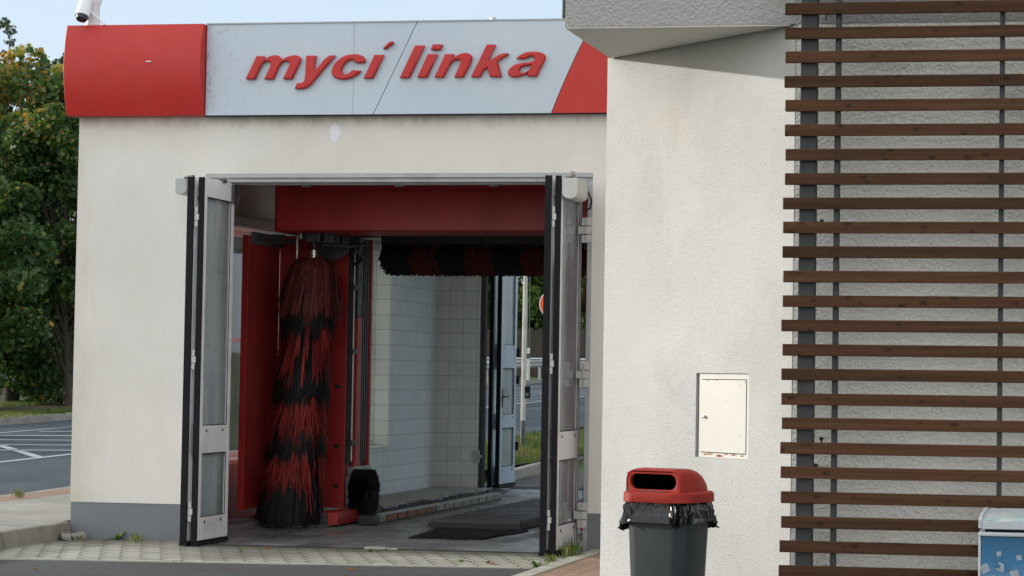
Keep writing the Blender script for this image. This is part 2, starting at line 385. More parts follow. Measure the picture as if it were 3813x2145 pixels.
# ------------------------------------------------------------------ mesh helpers
class MB:
    def __init__(s): s.v = []; s.f = []; s.mi = []; s.mats = []
    def _m(s, mat):
        if mat is None: mat = s.mats[0] if s.mats else None
        if mat not in s.mats: s.mats.append(mat)
        return s.mats.index(mat)
    def add(s, vs, fs, mat=None):
        o = len(s.v); s.v += [tuple(map(float, p)) for p in vs]; k = s._m(mat)
        for f in fs: s.f.append(tuple(o + i for i in f)); s.mi.append(k)
        return s
    def box(s, x0, x1, y0, y1, z0, z1, mat=None):
        vs = [(x, y, z) for z in (z0, z1) for y in (y0, y1) for x in (x0, x1)]
        return s.add(vs, [(0, 2, 3, 1), (4, 5, 7, 6), (0, 1, 5, 4), (2, 6, 7, 3), (0, 4, 6, 2), (1, 3, 7, 5)], mat)
    def obox(s, c, ux, uy, uz, mat=None):
        c = Vector(c); ux, uy, uz = Vector(ux), Vector(uy), Vector(uz)
        vs = [c + ux * a + uy * b_ + uz * d for d in (-1, 1) for b_ in (-1, 1) for a in (-1, 1)]
        return s.add(vs, [(0, 2, 3, 1), (4, 5, 7, 6), (0, 1, 5, 4), (2, 6, 7, 3), (0, 4, 6, 2), (1, 3, 7, 5)], mat)
    def prism(s, poly, z0, z1, mat=None):
        n = len(poly); vs = [(x, y, z0) for x, y in poly] + [(x, y, z1) for x, y in poly]
        fs = [tuple(range(n - 1, -1, -1)), tuple(range(n, 2 * n))] + [(i, (i + 1) % n, n + (i + 1) % n, n + i) for i in range(n)]
        return s.add(vs, fs, mat)
    def loft(s, rings, mat=None, cap0=True, cap1=True, closed=True):
        n = len(rings[0]); vs = [p for r in rings for p in r]; fs = []
        for k in range(len(rings) - 1):
            for i in range(n if closed else n - 1):
                j = (i + 1) % n
                fs.append((k * n + i, k * n + j, (k + 1) * n + j, (k + 1) * n + i))
        if cap0: fs.append(tuple(range(n - 1, -1, -1)))
        if cap1: fs.append(tuple((len(rings) - 1) * n + i for i in range(n)))
        return s.add(vs, fs, mat)
    def tube(s, pts, rad, seg=10, mat=None, caps=True):
        pts = [Vector(p) for p in pts]
        if isinstance(rad, (int, float)): rad = [rad] * len(pts)
        rings = []; prev = None
        for i, p in enumerate(pts):
            d = (pts[min(i + 1, len(pts) - 1)] - pts[max(i - 1, 0)]).normalized()
            if prev is None:
                a = d.cross(Vector((0, 0, 1)))
                if a.length < 1e-3: a = Vector((1, 0, 0))
                a.normalize()
            else: a = (prev - d * prev.dot(d)).normalized()
            prev = a; b_ = d.cross(a)
            rings.append([p + (a * cos(2 * pi * k / seg) + b_ * sin(2 * pi * k / seg)) * rad[i] for k in range(seg)])
        return s.loft(rings, mat, caps, caps)
    def sheet(s, xs, ys, zf, mat=None):
        vs = [(x, y, zf(x, y)) for y in ys for x in xs]; n = len(xs)
        fs = [(j * n + i, j * n + i + 1, (j + 1) * n + i + 1, (j + 1) * n + i) for j in range(len(ys) - 1) for i in range(n - 1)]
        return s.add(vs, fs, mat)
    def build(s, name, mat=None, parent=None, smooth=False, bevel=0, seg=2, **tags):
        me = bpy.data.meshes.new(name); me.from_pydata(s.v, [], s.f)
        mats = [mat if m is None else m for m in s.mats] or [mat]
        for m in mats: me.materials.append(M[m])
        me.polygons.foreach_set('material_index', s.mi)
        if smooth:
            me.polygons.foreach_set('use_smooth', [True] * len(me.polygons))
            try: me.set_sharp_from_angle(angle=radians(38))
            except Exception: pass
        me.update()
        return link(name, me, parent, bevel, seg, **tags)

def link(name, me, parent=None, bevel=0, seg=2, **tags):
    o = bpy.data.objects.new(name, me); COL.objects.link(o)
    if parent is not None: o.parent = parent
    if bevel:
        md = o.modifiers.new('bevel', 'BEVEL'); md.width = bevel; md.segments = seg; md.limit_method = 'ANGLE'; md.angle_limit = radians(40)
    for k, v in tags.items(): o['category' if k == 'cat' else k] = v
    return o

def thing(name, label, cat, loc=(0, 0, 0), group=None):
    o = bpy.data.objects.new(name, None); COL.objects.link(o); o.location = loc
    o.empty_display_size = .2
    o['label'] = label; o['category'] = cat
    if group: o['group'] = group
    return o
# all children are modelled in world coordinates: things keep their Empty at the base and children carry the inverse offset
def settle():
    bpy.context.view_layer.update()
    for o in list(COL.objects):
        if o.parent is not None and not o.get('_loc'):
            p = o.parent
            if p.type == 'EMPTY': o.matrix_parent_inverse = Matrix.Translation(-Vector(p.location))

def arr_mesh(name, V, F4, tint, mats, mi=None, smooth=False):
    """numpy quads -> mesh with per face tint (corner attribute)"""
    me = bpy.data.meshes.new(name)
    nv, nf = len(V), len(F4)
    me.vertices.add(nv); me.vertices.foreach_set('co', np.asarray(V, dtype=np.float32).ravel())
    me.loops.add(nf * 4); me.loops.foreach_set('vertex_index', np.asarray(F4, dtype=np.int32).ravel())
    me.polygons.add(nf); me.polygons.foreach_set('loop_start', np.arange(0, nf * 4, 4, dtype=np.int32))
    me.update(calc_edges=True)
    if mi is not None: me.polygons.foreach_set('material_index', np.asarray(mi, dtype=np.int32))
    at = me.attributes.new('tint', 'FLOAT', 'FACE'); at.data.foreach_set('value', np.asarray(tint, dtype=np.float32))
    for m in mats: me.materials.append(M[m])
    if smooth: me.polygons.foreach_set('use_smooth', [True] * nf)
    me.validate(); return me

# ------------------------------------------------------------------ terrain
G = .0205; YAW = radians(8.87)
def plane(x, y):
    d = -x * sin(YAW) + y * cos(YAW)
    return .1 + G * (d - 25)
def clampf(v, a, b): return max(a, min(b, v))
def sstep(a, b, v):
    t = clampf((v - a) / (b - a), 0, 1); return t * t * (3 - 2 * t)
def rdz(x, y): return max(.07, min(plane(x, y), 4.2))
def gnd(x, y):
    far = min(plane(x, y), 4.2) - .03
    if x < -10.6: w = sstep(20, 26, y)
    elif x < -9.1: w = sstep(31, 34, y) * (1 - (x + 10.6) / 1.5 * sstep(45, 36, y))
    else: w = sstep(36, 48, y)
    return -.035 * (1 - w) + far * w
xs = [-220, -120, -80, -60, -50, -42, -36, -32, -29, -26, -24, -22.4, -21.9, -20, -17, -14, -12.4, -12, -11.3, -10.6, -10.1, -9.6, -9.1, -8.6, -7, -4, 0, 5, 12, 30, 80, 220]
ys = [-150, -40, 0, 10, 15, 20, 21, 22, 23, 24, 25, 26, 27, 28, 30, 31, 32, 33, 34, 35, 36, 37, 38, 40, 42, 44, 46, 48, 52, 56, 62, 70, 80, 95, 120, 160, 220, 320, 500]
MB().sheet(xs, ys, gnd).build('ground', 'grass_ground', kind='structure', smooth=True)
# road
ry = [5, 10, 14, 18, 20, 22, 23, 24, 25, 26, 28, 30, 33, 36, 40, 45, 50, 60, 75, 95, 130, 200]
def road_edge(y): return -12.42 + 1.65 * sstep(25, 41, y)
rb = MB(); vs = []; fs = []
for y in ry:
    e = road_edge(y)
    for k in range(5):
        x = -21.75 + (e + 21.75) * k / 4; vs.append((x, y, rdz(x, y)))
for j in range(len(ry) - 1):
    for i in range(4): fs.append((j * 5 + i, j * 5 + i + 1, (j + 1) * 5 + i + 1, (j + 1) * 5 + i))
rb.add(vs, fs).build('road', 'road_asphalt', kind='structure')
# markings
mk = MB()
def stripe(p, q, w):
    p = Vector(p); q = Vector(q); n = max(2, int((q - p).length / 4)); d = (q - p).normalized(); s_ = Vector((-d.y, d.x)) * w / 2
    vs = []; fs = []
    for i in range(n + 1):
        c = p.lerp(q, i / n)
        for sg in (-1, 1):
            a = c + s_ * sg; vs.append((a.x, a.y, rdz(a.x, a.y) + .006))
    for i in range(n): fs.append((2 * i, 2 * i + 1, 2 * i + 3, 2 * i + 2))
    mk.add(vs, fs)
stripe((-15.87, 8), (-15.92, 150), .14)
stripe((-20.12, 8), (-20.5, 150), .11)
stripe((-15.95, 31.2), (-19.9, 36.4), .16)
yy = 33.2
while yy < 90:
    x0 = -15.99; y0 = yy
    L = 3.9 if yy > 33 else 2
    x1 = -19.85; y1 = yy - 1.2
    if yy < 37.5:   # near the nose the stripes start at the slanted edge
        k = (yy - 31.2) / 5.2 * 3.95
        x1 = -15.95 - min(3.9, k); y1 = yy - .3 * min(3.9, k)
    stripe((x1, y1), (x0, y0), .24); yy += 1.7
mk.build('road_marking', 'road_white', kind='structure')
# forecourt asphalt, pavers, edging
def yb(x): return 17.29 + (x + 8.74) * .097
MB().add([(-9.62, -30, -.006), (25, -30, -.006), (25, yb(25), -.006), (-4.4, yb(-4.4), -.006), (-9.62, yb(-9.62), -.006)], [(0, 1, 2, 3, 4)]).build('forecourt_asphalt', 'asphalt', kind='structure')
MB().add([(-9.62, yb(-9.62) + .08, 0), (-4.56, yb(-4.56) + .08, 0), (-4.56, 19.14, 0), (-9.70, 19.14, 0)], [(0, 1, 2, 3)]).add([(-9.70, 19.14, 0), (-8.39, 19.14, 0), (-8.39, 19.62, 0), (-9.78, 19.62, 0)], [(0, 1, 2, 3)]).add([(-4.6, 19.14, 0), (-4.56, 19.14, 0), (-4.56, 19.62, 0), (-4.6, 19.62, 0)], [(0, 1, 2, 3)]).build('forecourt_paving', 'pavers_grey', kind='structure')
eb = MB()
x = -9.62
while x < -4.6:
    x2 = min(x + .98, -4.56)
    eb.add([(x + .006, yb(x), -.03), (x2, yb(x2), -.03), (x2, yb(x2) + .078, -.03), (x + .006, yb(x) + .078, -.03), (x + .006, yb(x), .003), (x2, yb(x2), .003), (x2, yb(x2) + .078, .003), (x + .006, yb(x) + .078, .003)], [(4, 5, 6, 7), (0, 1, 5, 4)])
    x += .98
eb.build('paving_edge', 'strip_conc', kind='structure')
# brick footpath by the shop with concrete edging
MB().add([(-4.40, 15.5, .012), (6, 15.5, .012), (6, 19.5, .012), (-4.40, 19.5, .012)], [(0, 1, 2, 3)]).build('footpath', 'pavers_red', kind='structure')
k2 = MB()
for i in range(5): k2.box(-4.55, -4.402, 15.5 + i * .82, 15.5 + i * .82 + .812, -.03, .02)
k2.build('footpath_kerb', 'strip_conc', kind='structure', bevel=.008)
# sidewalk on the left with kerb stones
def kx(y): return -9.60 - max(0, (y - 18.1)) * .028
def swz(x, y): return max(.16, plane(x, y) + .05)
sw = MB(); ysw = [5, 10, 14, 17, 18, 19, 19.55, 20.5, 22, 23.5, 25, 27, 29, 31, 33]
def sxr(y): return kx(y) - .12 if y <= 19.56 else -9.705
vs = []
for y in ysw:
    l = road_edge(y) + .62; r = sxr(y)
    for k in range(4): x = l + (r - l) * k / 3; vs.append((x, y, swz(x, y)))
sw.add(vs, [(j * 4 + i, j * 4 + i + 1, (j + 1) * 4 + i + 1, (j + 1) * 4 + i) for j in range(len(ysw) - 1) for i in range(3)])
sw.build('sidewalk', 'pavers_side', kind='structure')
sr = MB(); vs = []
for y in ysw:
    for x in (road_edge(y) + .16, road_edge(y) + .62): vs.append((x, y, swz(x, y) + .001))
sr.add(vs, [(j * 2, j * 2 + 1, j * 2 + 3, j * 2 + 2) for j in range(len(ysw) - 1)])
sr.build('sidewalk_border', 'pavers_red', kind='structure')
kb = MB(); y = 8.2
while y < 19.5:
    y2 = min(y + .985, 19.55)
    kb.add([(kx(y) - .12, y, -.05), (kx(y), y, -.05), (kx(y2), y2, -.05), (kx(y2) - .12, y2, -.05), (kx(y) - .118, y, .164), (kx(y) - .012, y, .160), (kx(y2) - .012, y2, .160), (kx(y2) - .118, y2, .164)],
           [(4, 5, 6, 7), (1, 2, 6, 5), (0, 1, 5, 4), (2, 3, 7, 6), (3, 0, 4, 7)])
    y += 1.0
kb.build('kerb', 'kerb_conc', kind='structure', bevel=.014)
rk = MB(); y = 6
while y < 33:
    a, b_ = road_edge(y), road_edge(y + .98)
    rk.add([(a, y, rdz(a, y) - .05), (a + .16, y, rdz(a, y) - .05), (b_ + .16, y + .98, rdz(a, y) - .05), (b_, y + .98, rdz(a, y) - .05),
            (a, y, swz(a, y)), (a + .16, y, swz(a, y)), (b_ + .16, y + .98, swz(b_, y + .98)), (b_, y + .98, swz(b_, y + .98))], [(4, 5, 6, 7), (3, 0, 4, 7), (0, 1, 5, 4)])
    y += 1
y = 6
while y < 110:
    a = -21.9
    z = rdz(a, y)
    rk.box(a, a + .15, y, y + .98, z - .1, z + .15); y += 1
rk.build('road_kerb', 'kerb_conc', kind='structure')
# verge beyond the far kerb: earth band
def bandz(x, y): return gnd(x, y) + .03
MB().sheet([-26.3, -25.6, -24.9, -24.6], [20 + 3 * i for i in range(22)], lambda x, y: bandz(x, y) + .02).build('earth_strip', 'soil', kind='structure')
# rear apron and kerb behind the wash bay
MB().add([(-8.95, 30.0, 0), (2, 30.0, 0), (2, 46, .0), (-8.95, 36, 0)], [(0, 1, 2, 3)]).build('rear_apron', 'asphalt', kind='structure')
k3 = MB(); pts = [(-8.60, 31.3), (-8.75, 32.3), (-8.95, 33.9), (-9.12, 35.5), (-9.3, 37.5), (-9.3, 40)]
for (p, q) in zip(pts[:-1], pts[1:]):
    d = (Vector(q) - Vector(p)).normalized(); s_ = Vector((-d.y, d.x)) * .14
    q2 = (q[0] - d.x * .012, q[1] - d.y * .012)
    k3.prism([p, q2, (q2[0] + s_.x, q2[1] + s_.y), (p[0] + s_.x, p[1] + s_.y)], -.05, .16)
k3.build('apron_kerb', 'kerb_conc', kind='structure', bevel=.015)
def vergez(x, y):
    t = clampf((-8.9 - x) / 1.9, 0, 1)
    return .13 + (rdz(-10.8, y) + .02 - .13) * t
MB().sheet([-10.8, -10.3, -9.8, -9.4, -9.24], [31.6 + i * .8 for i in range(18)], lambda x, y: vergez(x, y) if y < 45 else 0).build('verge', 'grass_ground', kind='structure', smooth=True)

# ------------------------------------------------------------------ car wash building
bld = thing('car_wash_building', 'white plastered car wash hall with open drive-through bay and grey plinth', 'building', (-6.5, 19.6, 0))
w = MB()
w.box(-9.69, -8.39, 19.60, 19.90, .346, 3.5)
w.box(-4.60, -3.0, 19.60, 19.90, .346, 3.5)
w.box(-9.69, -3.0, 19.60, 19.90, 3.5, 4.85)
w.box(-9.70, -9.62, 19.905, 22.15, .346, 4.85); w.box(-9.70, -9.62, 27.62, 30.0, .346, 4.85); w.box(-9.70, -9.62, 22.15, 27.62, .346, .64); w.box(-9.70, -9.62, 22.15, 27.62, 3.19, 4.85)
w.build('facade_wall', 'facade_plaster', bld)
pl = MB(); pl.box(-9.685, -8.39, 19.606, 19.9, -.05, .3455); pl.box(-4.60, -3.0, 19.606, 19.9, -.05, .3455); pl.box(-9.695, -9.62, 19.905, 30.0, -.05, .3455)
pl.build('plinth', 'plinth_grey', bld)
# repaired patch: thin irregular skim of filler
pm = MB(); ang = [i * 2 * pi / 22 for i in range(22)]
ring = [(-7.11 + .055 * cos(a) * (1 + .18 * sin(3 * a + 1)), 3.885 + .085 * sin(a) * (1 + .1 * cos(4 * a))) for a in ang]
pm.add([(x, 19.597, z) for x, z in ring], [tuple(range(22))]).build('plaster_patch', 'repair_patch', bld)
# side wall with window band
lw = MB()
WY0, WY1, WZ0, WZ1 = 22.15, 27.62, .64, 3.19
lw.box(-9.615, -9.187, 19.905, WY0, -.05, 3.9, 'tile_y')
lw.box(-9.615, -9.187, WY1, 29.65, -.05, 3.9, 'tile_y')
lw.box(-9.615, -9.187, WY0, WY1, -.05, WZ0, 'tile_y')
lw.box(-9.615, -9.187, WY0, WY1, WZ1, 3.9, 'inner_plaster')
lw.build('side_wall', 'tile_y', bld)
MB().box(-9.60, -9.19, WY1 - .012, WY1 + .0, WZ0 + .03, WZ1 - .002).build('window_reveal', 'tile_x', bld)
MB().box(-9.60, -9.165, WY0, WY1 - .013, WZ0 + .0, WZ0 + .028).build('window_sill', 'tile_sill', bld, bevel=.004)
MB().box(-9.186, -9.06, 19.95, 29.6, 3.18, 3.285).build('wall_ledge', 'alu_grey', bld)
MB().box(-9.186, -9.174, 19.95, 22.12, .02, 3.17).build('red_reflection_lining', 'tile_red_reflection', bld)  # gantry's red reflection on the wall, painted on as tinted tiles
MB().box(-9.186, -9.176, 22.12, 23.9, .02, .62).build('red_reflection_lining', 'tile_red_reflection', bld)
win = MB()
for z0, z1 in ((WZ0 + .03, WZ0 + .09), (WZ1 - .06, WZ1 - .001), (1.95, 1.99)): win.box(-9.52, -9.47, WY0, WY1 - .013, z0, z1)
for i in range(5):
    y = WY0 + (WY1 - .013 - WY0 - .05) * i / 4; win.box(-9.521, -9.469, y, y + .05, WZ0 + .031, WZ1 - .002)
wf = win.build('window', 'alu_white', bld)
for i in range(4):
    y = WY0 + (WY1 - .013 - WY0 - .05) * i / 4
    for z0, z1 in ((WZ0 + .09, 1.95), (1.99, WZ1 - .06)):
        MB().box(-9.499, -9.493, y + .05, y + (WY1 - WY0 - .063) / 4, z0, z1).build('pane', 'window_glass', wf)
rw = MB()
rw.box(-9.187, -8.57, 29.65, 30.0, -.05, 3.9)
rw.box(-4.5, -3.8, 29.65, 30.0, -.05, 3.9)
rw.box(-8.57, -4.5, 29.65, 30.0, 3.42, 3.9)
rw.build('rear_wall', 'tile_x', bld)
MB().box(-3.8, -3.4, 19.905, 30.0, -.05, 3.9).build('inner_wall', 'tile_y', bld)
MB().box(-9.60, -3.4, 19.91, 29.99, 3.92, 4.02).build('ceiling', 'inner_plaster', bld)
MB().box(-9.68, -3.05, 19.91, 29.98, 4.6, 4.78).build('roof', 'alu_grey', bld)
# rear frame post with junction box
MB().box(-8.499, -4.5, 29.72, 29.82, 3.33, 3.418).build('rear_door_head', 'steel_dark', bld)
MB().box(-8.568, -8.50, 29.72, 29.82, 0, 3.42).build('rear_door_frame', 'steel_dark', bld)
MB().box(-8.62, -8.53, 29.60, 29.648, .38, .56).box(-8.53, -8.49, 29.61, 29.63, .45, .49).build('junction_box', 'hinge_light', bld, bevel=.006)
# header track and frame posts of the front opening
MB().box(-8.388, -4.602, 19.63, 19.72, 3.42, 3.498).box(-8.388, -4.602, 19.60, 19.63, 3.46, 3.4985).box(-8.35, -4.64, 19.72, 19.80, 3.405, 3.45).build('door_track', 'alu_grey', bld, bevel=.004)
MB().box(-8.389, -8.34, 19.63, 19.74, 0, 3.42).build('door_frame', 'alu_grey', bld, bevel=.003)
MB().box(-4.645, -4.601, 19.60, 19.74, 0, 3.42).build('door_frame', 'alu_grey', bld, bevel=.003)

def leaf(x0, x1, y0, y1, parent, mat, gl, panes, z0=.05, z1=3.41, st=.065, face=1, dots=True, skirt=True, name='folding_door'):
    """glazed leaf lying in a plane of constant x; panes are (z0,z1)"""
    m = MB()
    m.box(x0, x1, y0, y0 + st, z0, z1); m.box(x0, x1, y1 - st, y1, z0, z1)
    zs = [z0] + [v for p in panes for v in p] + [z1]
    for i in range(0, len(zs), 2): m.box(x0 + .002, x1 - .002, y0 + st, y1 - st, zs[i], zs[i + 1])
    d = m.build(name, mat, parent, bevel=.003)
    for a, b_ in panes:
        MB().box((x0 + x1) / 2 - .004, (x0 + x1) / 2 + .004, y0 + st, y1 - st, a, b_).build('pane', gl, d)
        g = MB(); t = .008
        for xx0, xx1 in ((x1 - .010, x1 - .004), (x0 + .004, x0 + .010)):
            g.box(xx0, xx1, y0 + st, y0 + st + t, a, b_); g.box(xx0, xx1, y1 - st - t, y1 - st, a, b_)
            g.box(xx0, xx1, y0 + st + t, y1 - st - t, a, a + t); g.box(xx0, xx1, y0 + st + t, y1 - st - t, b_ - t, b_)
        g.build('glazing_seal', 'rubber', d)
    r = MB(); r.box(x0, x1, y0 - .024, y0 - .001, z0 - .01, z1)
    if skirt: r.box(x0 - .006, x1 + .008, y0 - .02, y1 + .01, .008, z0 - .012)
    r.build('edge_seal', 'rubber', d)
    if dots:
        for zz in [p[0] - .045 for p in panes]:
            for yy in (y0 + .16, y1 - .17): MB().box(x1 - .002, x1 + .003, yy - .012, yy + .012, zz - .012, zz + .012).build('drain_slot', 'black_plastic', d)
    return d
PAN = [(.262, .853), (1.108, 3.235)]
dl1 = leaf(-8.190, -8.137, 18.995, 19.70, bld, 'alu_white', 'door_glass', PAN)
dl1['label'] = 'left door leaf whose glazed face is turned to the opening'
dl2 = leaf(-8.287, -8.225, 18.97, 19.68, bld, 'alu_white', 'door_glass', PAN, dots=False)
dl2['label'] = 'left door leaf folded back against the facade side'
dr1 = leaf(-4.780, -4.727, 18.925, 19.74, bld, 'alu_white', 'door_glass', PAN)
dr1['label'] = 'right door leaf with the tall pane beside the frame post'
dr2 = leaf(-4.868, -4.808, 18.90, 19.72, bld, 'alu_white', 'door_glass', PAN, dots=False)
dr2['label'] = 'right door leaf facing into the opening'
def hinge(xc, y, z, parent, wdt=.05, n=3, hh=.062):
    m = MB()
    for k in range(n):
        off = .012 if k == 1 else 0
        m.box(xc - wdt / 2 + off * .3, xc + wdt / 2 + off, y - .02 - off * .4, y + .02, z - hh * 1.5 + k * hh + .002, z - hh * 1.5 + (k + 1) * hh - .002)
    return m.build('hinge', 'hinge_light', parent, bevel=.003)
for z in (3.04, 1.72, .32): hinge(-8.207, 18.985, z, dl1, .034)
for z in (3.04, 1.72, .32): hinge(-4.794, 18.915, z, dr1, .03)
for z in (2.97, 1.63, .33):
    m = MB()
    for k in range(3):
        o_ = -.035 if k == 1 else 0
        m.box(-4.70 + o_, -4.655 + o_ * .2, 19.60, 19.66, z - .12 + k * .08, z - .12 + k * .08 + .072)
        m.box(-4.653 + o_ * .2, -4.603, 19.575, 19.598, z - .12 + k * .08, z - .12 + k * .08 + .072)
    m.build('hinge', 'hinge_light', bld, bevel=.004)
# closer brackets on top corners
MB().box(-8.17, -8.12, 19.40, 19.47, 3.40, 3.43).build('guide_clip', 'steel_dark', bld)
m = MB(); m.box(-8.135, -8.11, 19.62, 19.72, 3.22, 3.40).tube([(-8.12, 19.7, 3.40), (-8.11, 19.75, 3.30), (-8.12, 19.71, 3.20)], .012, 6)
m.build('guide_bracket', 'steel_dark', bld)
m = MB(); m.box(-4.70, -4.64, 18.95, 19.10, 3.405, 3.425).tube([(-4.66, 18.96, 3.43), (-4.62, 18.98, 3.43)], .022, 10)
m.build('guide_bracket', 'steel_mid', bld)
def motor(x0, x1, y0, y1, z0, z1, name='door_motor', mat='alu_grey'):
    n = 14; cx = (x0 + x1) / 2; r = (x1 - x0) / 2
    ring = [(x0, z1), (x0, z0 + r * .75)] + [(cx - r * cos(a), z0 + r * .75 - r * .75 * sin(a)) for a in [pi * k / n for k in range(1, n)]] + [(x1, z0 + r * .75), (x1, z1)]
    m = MB(); m.loft([[(x, y, z) for x, z in ring] for y in (y0, y1)])
    return m.build(name, mat, bld, bevel=.006)
motor(-4.72, -4.575, 18.90, 19.30, 3.20, 3.388, mat='hinge_light')
motor(-8.50, -8.385, 19.14, 19.50, 3.262, 3.415)
MB().tube([(-8.40, 19.15, 3.42), (-8.33, 19.08, 3.425), (-8.26, 19.02, 3.42)], .014, 8).build('motor_arm', 'steel_dark', bld)
MB().tube([(-4.585, 19.35, 3.30), (-4.59, 19.52, 3.24), (-4.62, 19.60, 3.17), (-4.66, 19.60, 3.16)], .008, 6).build('motor_cable', 'rubber', bld)
# rear folding doors
RP = [(.30, .86), (1.05, 1.72), (2.05, 3.25)]
d1 = leaf(-8.405, -8.345, 30.02, 30.86, bld, 'alu_blue', 'rear_glass', RP, z0=.06, z1=3.38, st=.11); d1['label'] = 'pale blue rear door leaf with black lever handle'
d2 = leaf(-8.51, -8.455, 30.0, 30.84, bld, 'alu_blue', 'rear_glass', RP, z0=.06, z1=3.38, dots=False); d2['label'] = 'rear door leaf folded against the jamb'
m = MB(); m.box(-8.343, -8.335, 30.10, 30.13, 1.16, 1.42); m.box(-8.335, -8.29, 30.105, 30.125, 1.30, 1.32); m.box(-8.30, -8.28, 30.03, 30.24, 1.298, 1.322); m.build('door_handle', 'black_plastic', d1)
for z in (.58, 1.55, 1.95): MB().box(-8.36, -8.31, 30.87, 30.92, z - .06, z + .06).build('hinge', 'rubber', d1)
leaf(-4.70, -4.64, 30.02, 30.86, bld, 'alu_blue', 'rear_glass', RP, z0=.06, z1=3.38, st=.11)

# bay floor
bf = MB()
bf.add([(-9.187, 19.62, .0), (-8.39, 19.905, .0), (-4.60, 19.905, .0), (-3.8, 19.905, .0), (-3.8, 30.0, .0), (-9.187, 30.0, .0)], [(1, 2, 3, 4, 5)])
bf.add([(-8.39, 19.26, 0), (-4.60, 19.26, 0), (-4.60, 19.905, 0), (-8.39, 19.905, 0)], [(0, 1, 2, 3)])
bf.add([(-9.187, 19.905, 0), (-8.39, 19.905, 0), (-9.187, 30.0, 0)], [(0, 1, 2)])
bf.build('bay_floor', 'wet_floor', kind='structure')
dr = MB()
dr.box(-8.39, -4.60, 19.14, 19.155, -.03, .004); dr.box(-8.39, -4.60, 19.245, 19.26, -.03, .004)
x = -8.385
while x < -4.61: dr.box(x, x + .012, 19.155, 19.245, -.02, .002); x += .03
dr.build('drain_channel', 'steel_dark', label='dark slotted drain channel across the bay threshold', cat='drain')
MB().box(-6.56, -6.36, 19.07, 19.145, .004, .03).box(-6.37, -6.26, 19.10, 19.155, .002, .02).build('loose_paver', 'strip_conc', bevel=.006, label='mossy loose paver lying at the drain channel', cat='paver')

MB().box(-9.174, -8.07, 22.9, 29.64, .002, .03).build('side_step', 'strip_conc', bld, bevel=.006)
# floor rail with block segments
rail = thing('guide_rail', 'low rusty steel wheel guide rail on the bay floor', 'rail', (-7.55, 24.8, 0))
MB().box(-7.66, -7.56, 22.32, 27.3, .0, .018).box(-7.66, -7.645, 22.32, 27.3, .018, .088).build('rail_base', 'steel_dark', rail)
y = 22.34; i = 0
while y < 27.2:
    MB().box(-7.644, -7.545, y, y + .30, .020, .085).build('rail_block', 'rail_rust' if i in (1, 2, 3, 4, 5) else 'rail_grey', rail, bevel=.006); y += .355; i += 1
MB().box(-7.665, -7.54, 22.33, 27.25, .0855, .096).build('rail_cap', 'steel_mid', rail, bevel=.003)
MB().box(-7.70, -7.50, 22.14, 22.31, .0, .11).build('end_stop', 'black_plastic', rail, bevel=.02)
tr = MB()
tr.box(-8.05, -7.93, 23.4, 28.9, .002, .05)
for k in range(40): tr.box(-8.045, -7.935, 23.45 + k * .135, 23.53 + k * .135, .05, .062 + .01 * (k % 3))
tr.tube([(-8.02 + .05 * sin(k * .9), 23.5 + k * .27, .075 + .015 * sin(k * 2.)) for k in range(20)], .02, 6)
tr.build('cable_tray', 'steel_dark', label='dark hose and cable tray along the left bay wall', cat='cable tray')
# chassis wash platform and mat
pf = thing('chassis_wash_platform', 'raised ribbed black platform in the middle of the bay floor', 'platform', (-6.3, 24, 0))
MB().prism([(-6.86, 21.95), (-5.86, 21.9), (-5.86, 26.2), (-6.86, 26.2)], .012, .062).build('platform_base', 'black_plastic', pf)
rb_ = MB(); y = 21.98
while y < 26.15: rb_.box(-6.84, -5.88, y, y + .10, .062, .095); y += .24
rb_.build('rib', 'steel_dark', pf)
mt = MB(); mt.prism([(-6.62, 20.55), (-5.9, 20.58), (-5.75, 21.85), (-6.72, 21.85)], .003, .014)
y = 20.62
while y < 21.8: mt.box(-6.58, -5.86, y, y + .03, .014, .024); y += .07
mt.build('rubber_mat', 'rubber', label='thin black ribbed mat lying before the raised platform', cat='mat')

# ------------------------------------------------------------------ fascia
fs_ = thing('fascia_sign', 'long white and red fascia with raised red lettering above the bay', 'sign', (-6.5, 19.3, 4.02))
PY = 19.50
prof = [(4.049 + .868 * t, 19.488 - .115 * (1 - ((t - .56) / .62) ** 2) - .0 * t) for t in [k / 18 for k in range(19)]]
rings = []
for x in (-9.755, -8.375):
    rings.append([(x, y, z) for z, y in prof] + [(x, 19.598, 4.917), (x, 19.598, 4.049)])
MB().loft(rings).build('red_end_box', 'red_paint', fs_, smooth=True, bevel=.004)
MB().box(-8.915, -8.865, 19.36, 19.372, 4.545, 4.556).build('chip_mark', 'white_paint', fs_)
b0 = 4.049; b1 = 4.918
def slx(z): return -4.977 + (z - 4.057) * (.296 / .672) - .09 * (z - 4.057) * (4.78 - z)
def pan(poly, name, mat, y0=PY):
    n = len(poly)
    m = MB(); m.add([(x, y0, z) for x, z in poly] + [(x, y0 + .025, z) for x, z in poly], [tuple(range(n)), tuple(range(2 * n - 1, n - 1, -1))] + [(i, n + i, n + (i + 1) % n, (i + 1) % n) for i in range(n)])
    return m.build(name, mat, fs_)
def jx(z): return -6.703 + (z - b0) * (.415 / .869)
pan([(-8.366, b0), (-6.904, b0), (-6.904, b1), (-8.366, b1)], 'white_panel', 'sign_white')
pan([(-6.901, b0), (jx(b0) - .004, b0), (jx(b1) - .004, b1), (-6.901, b1)], 'white_panel', 'sign_white')
zz = [b0 + (b1 - b0) * k / 10 for k in range(11)]
pan([(jx(b0) + .004, b0), (slx(b0) - .004, b0)] + [(slx(z) - .004, z) for z in zz[1:]] + [(jx(b1) + .004, b1)], 'white_panel', 'sign_white')
pan([(slx(b0) + .004, b0), (-3.0, b0), (-3.0, b1)] + [(slx(z) + .004, z) for z in zz[::-1][:-1]], 'red_end_panel', 'red_paint', PY - .003)
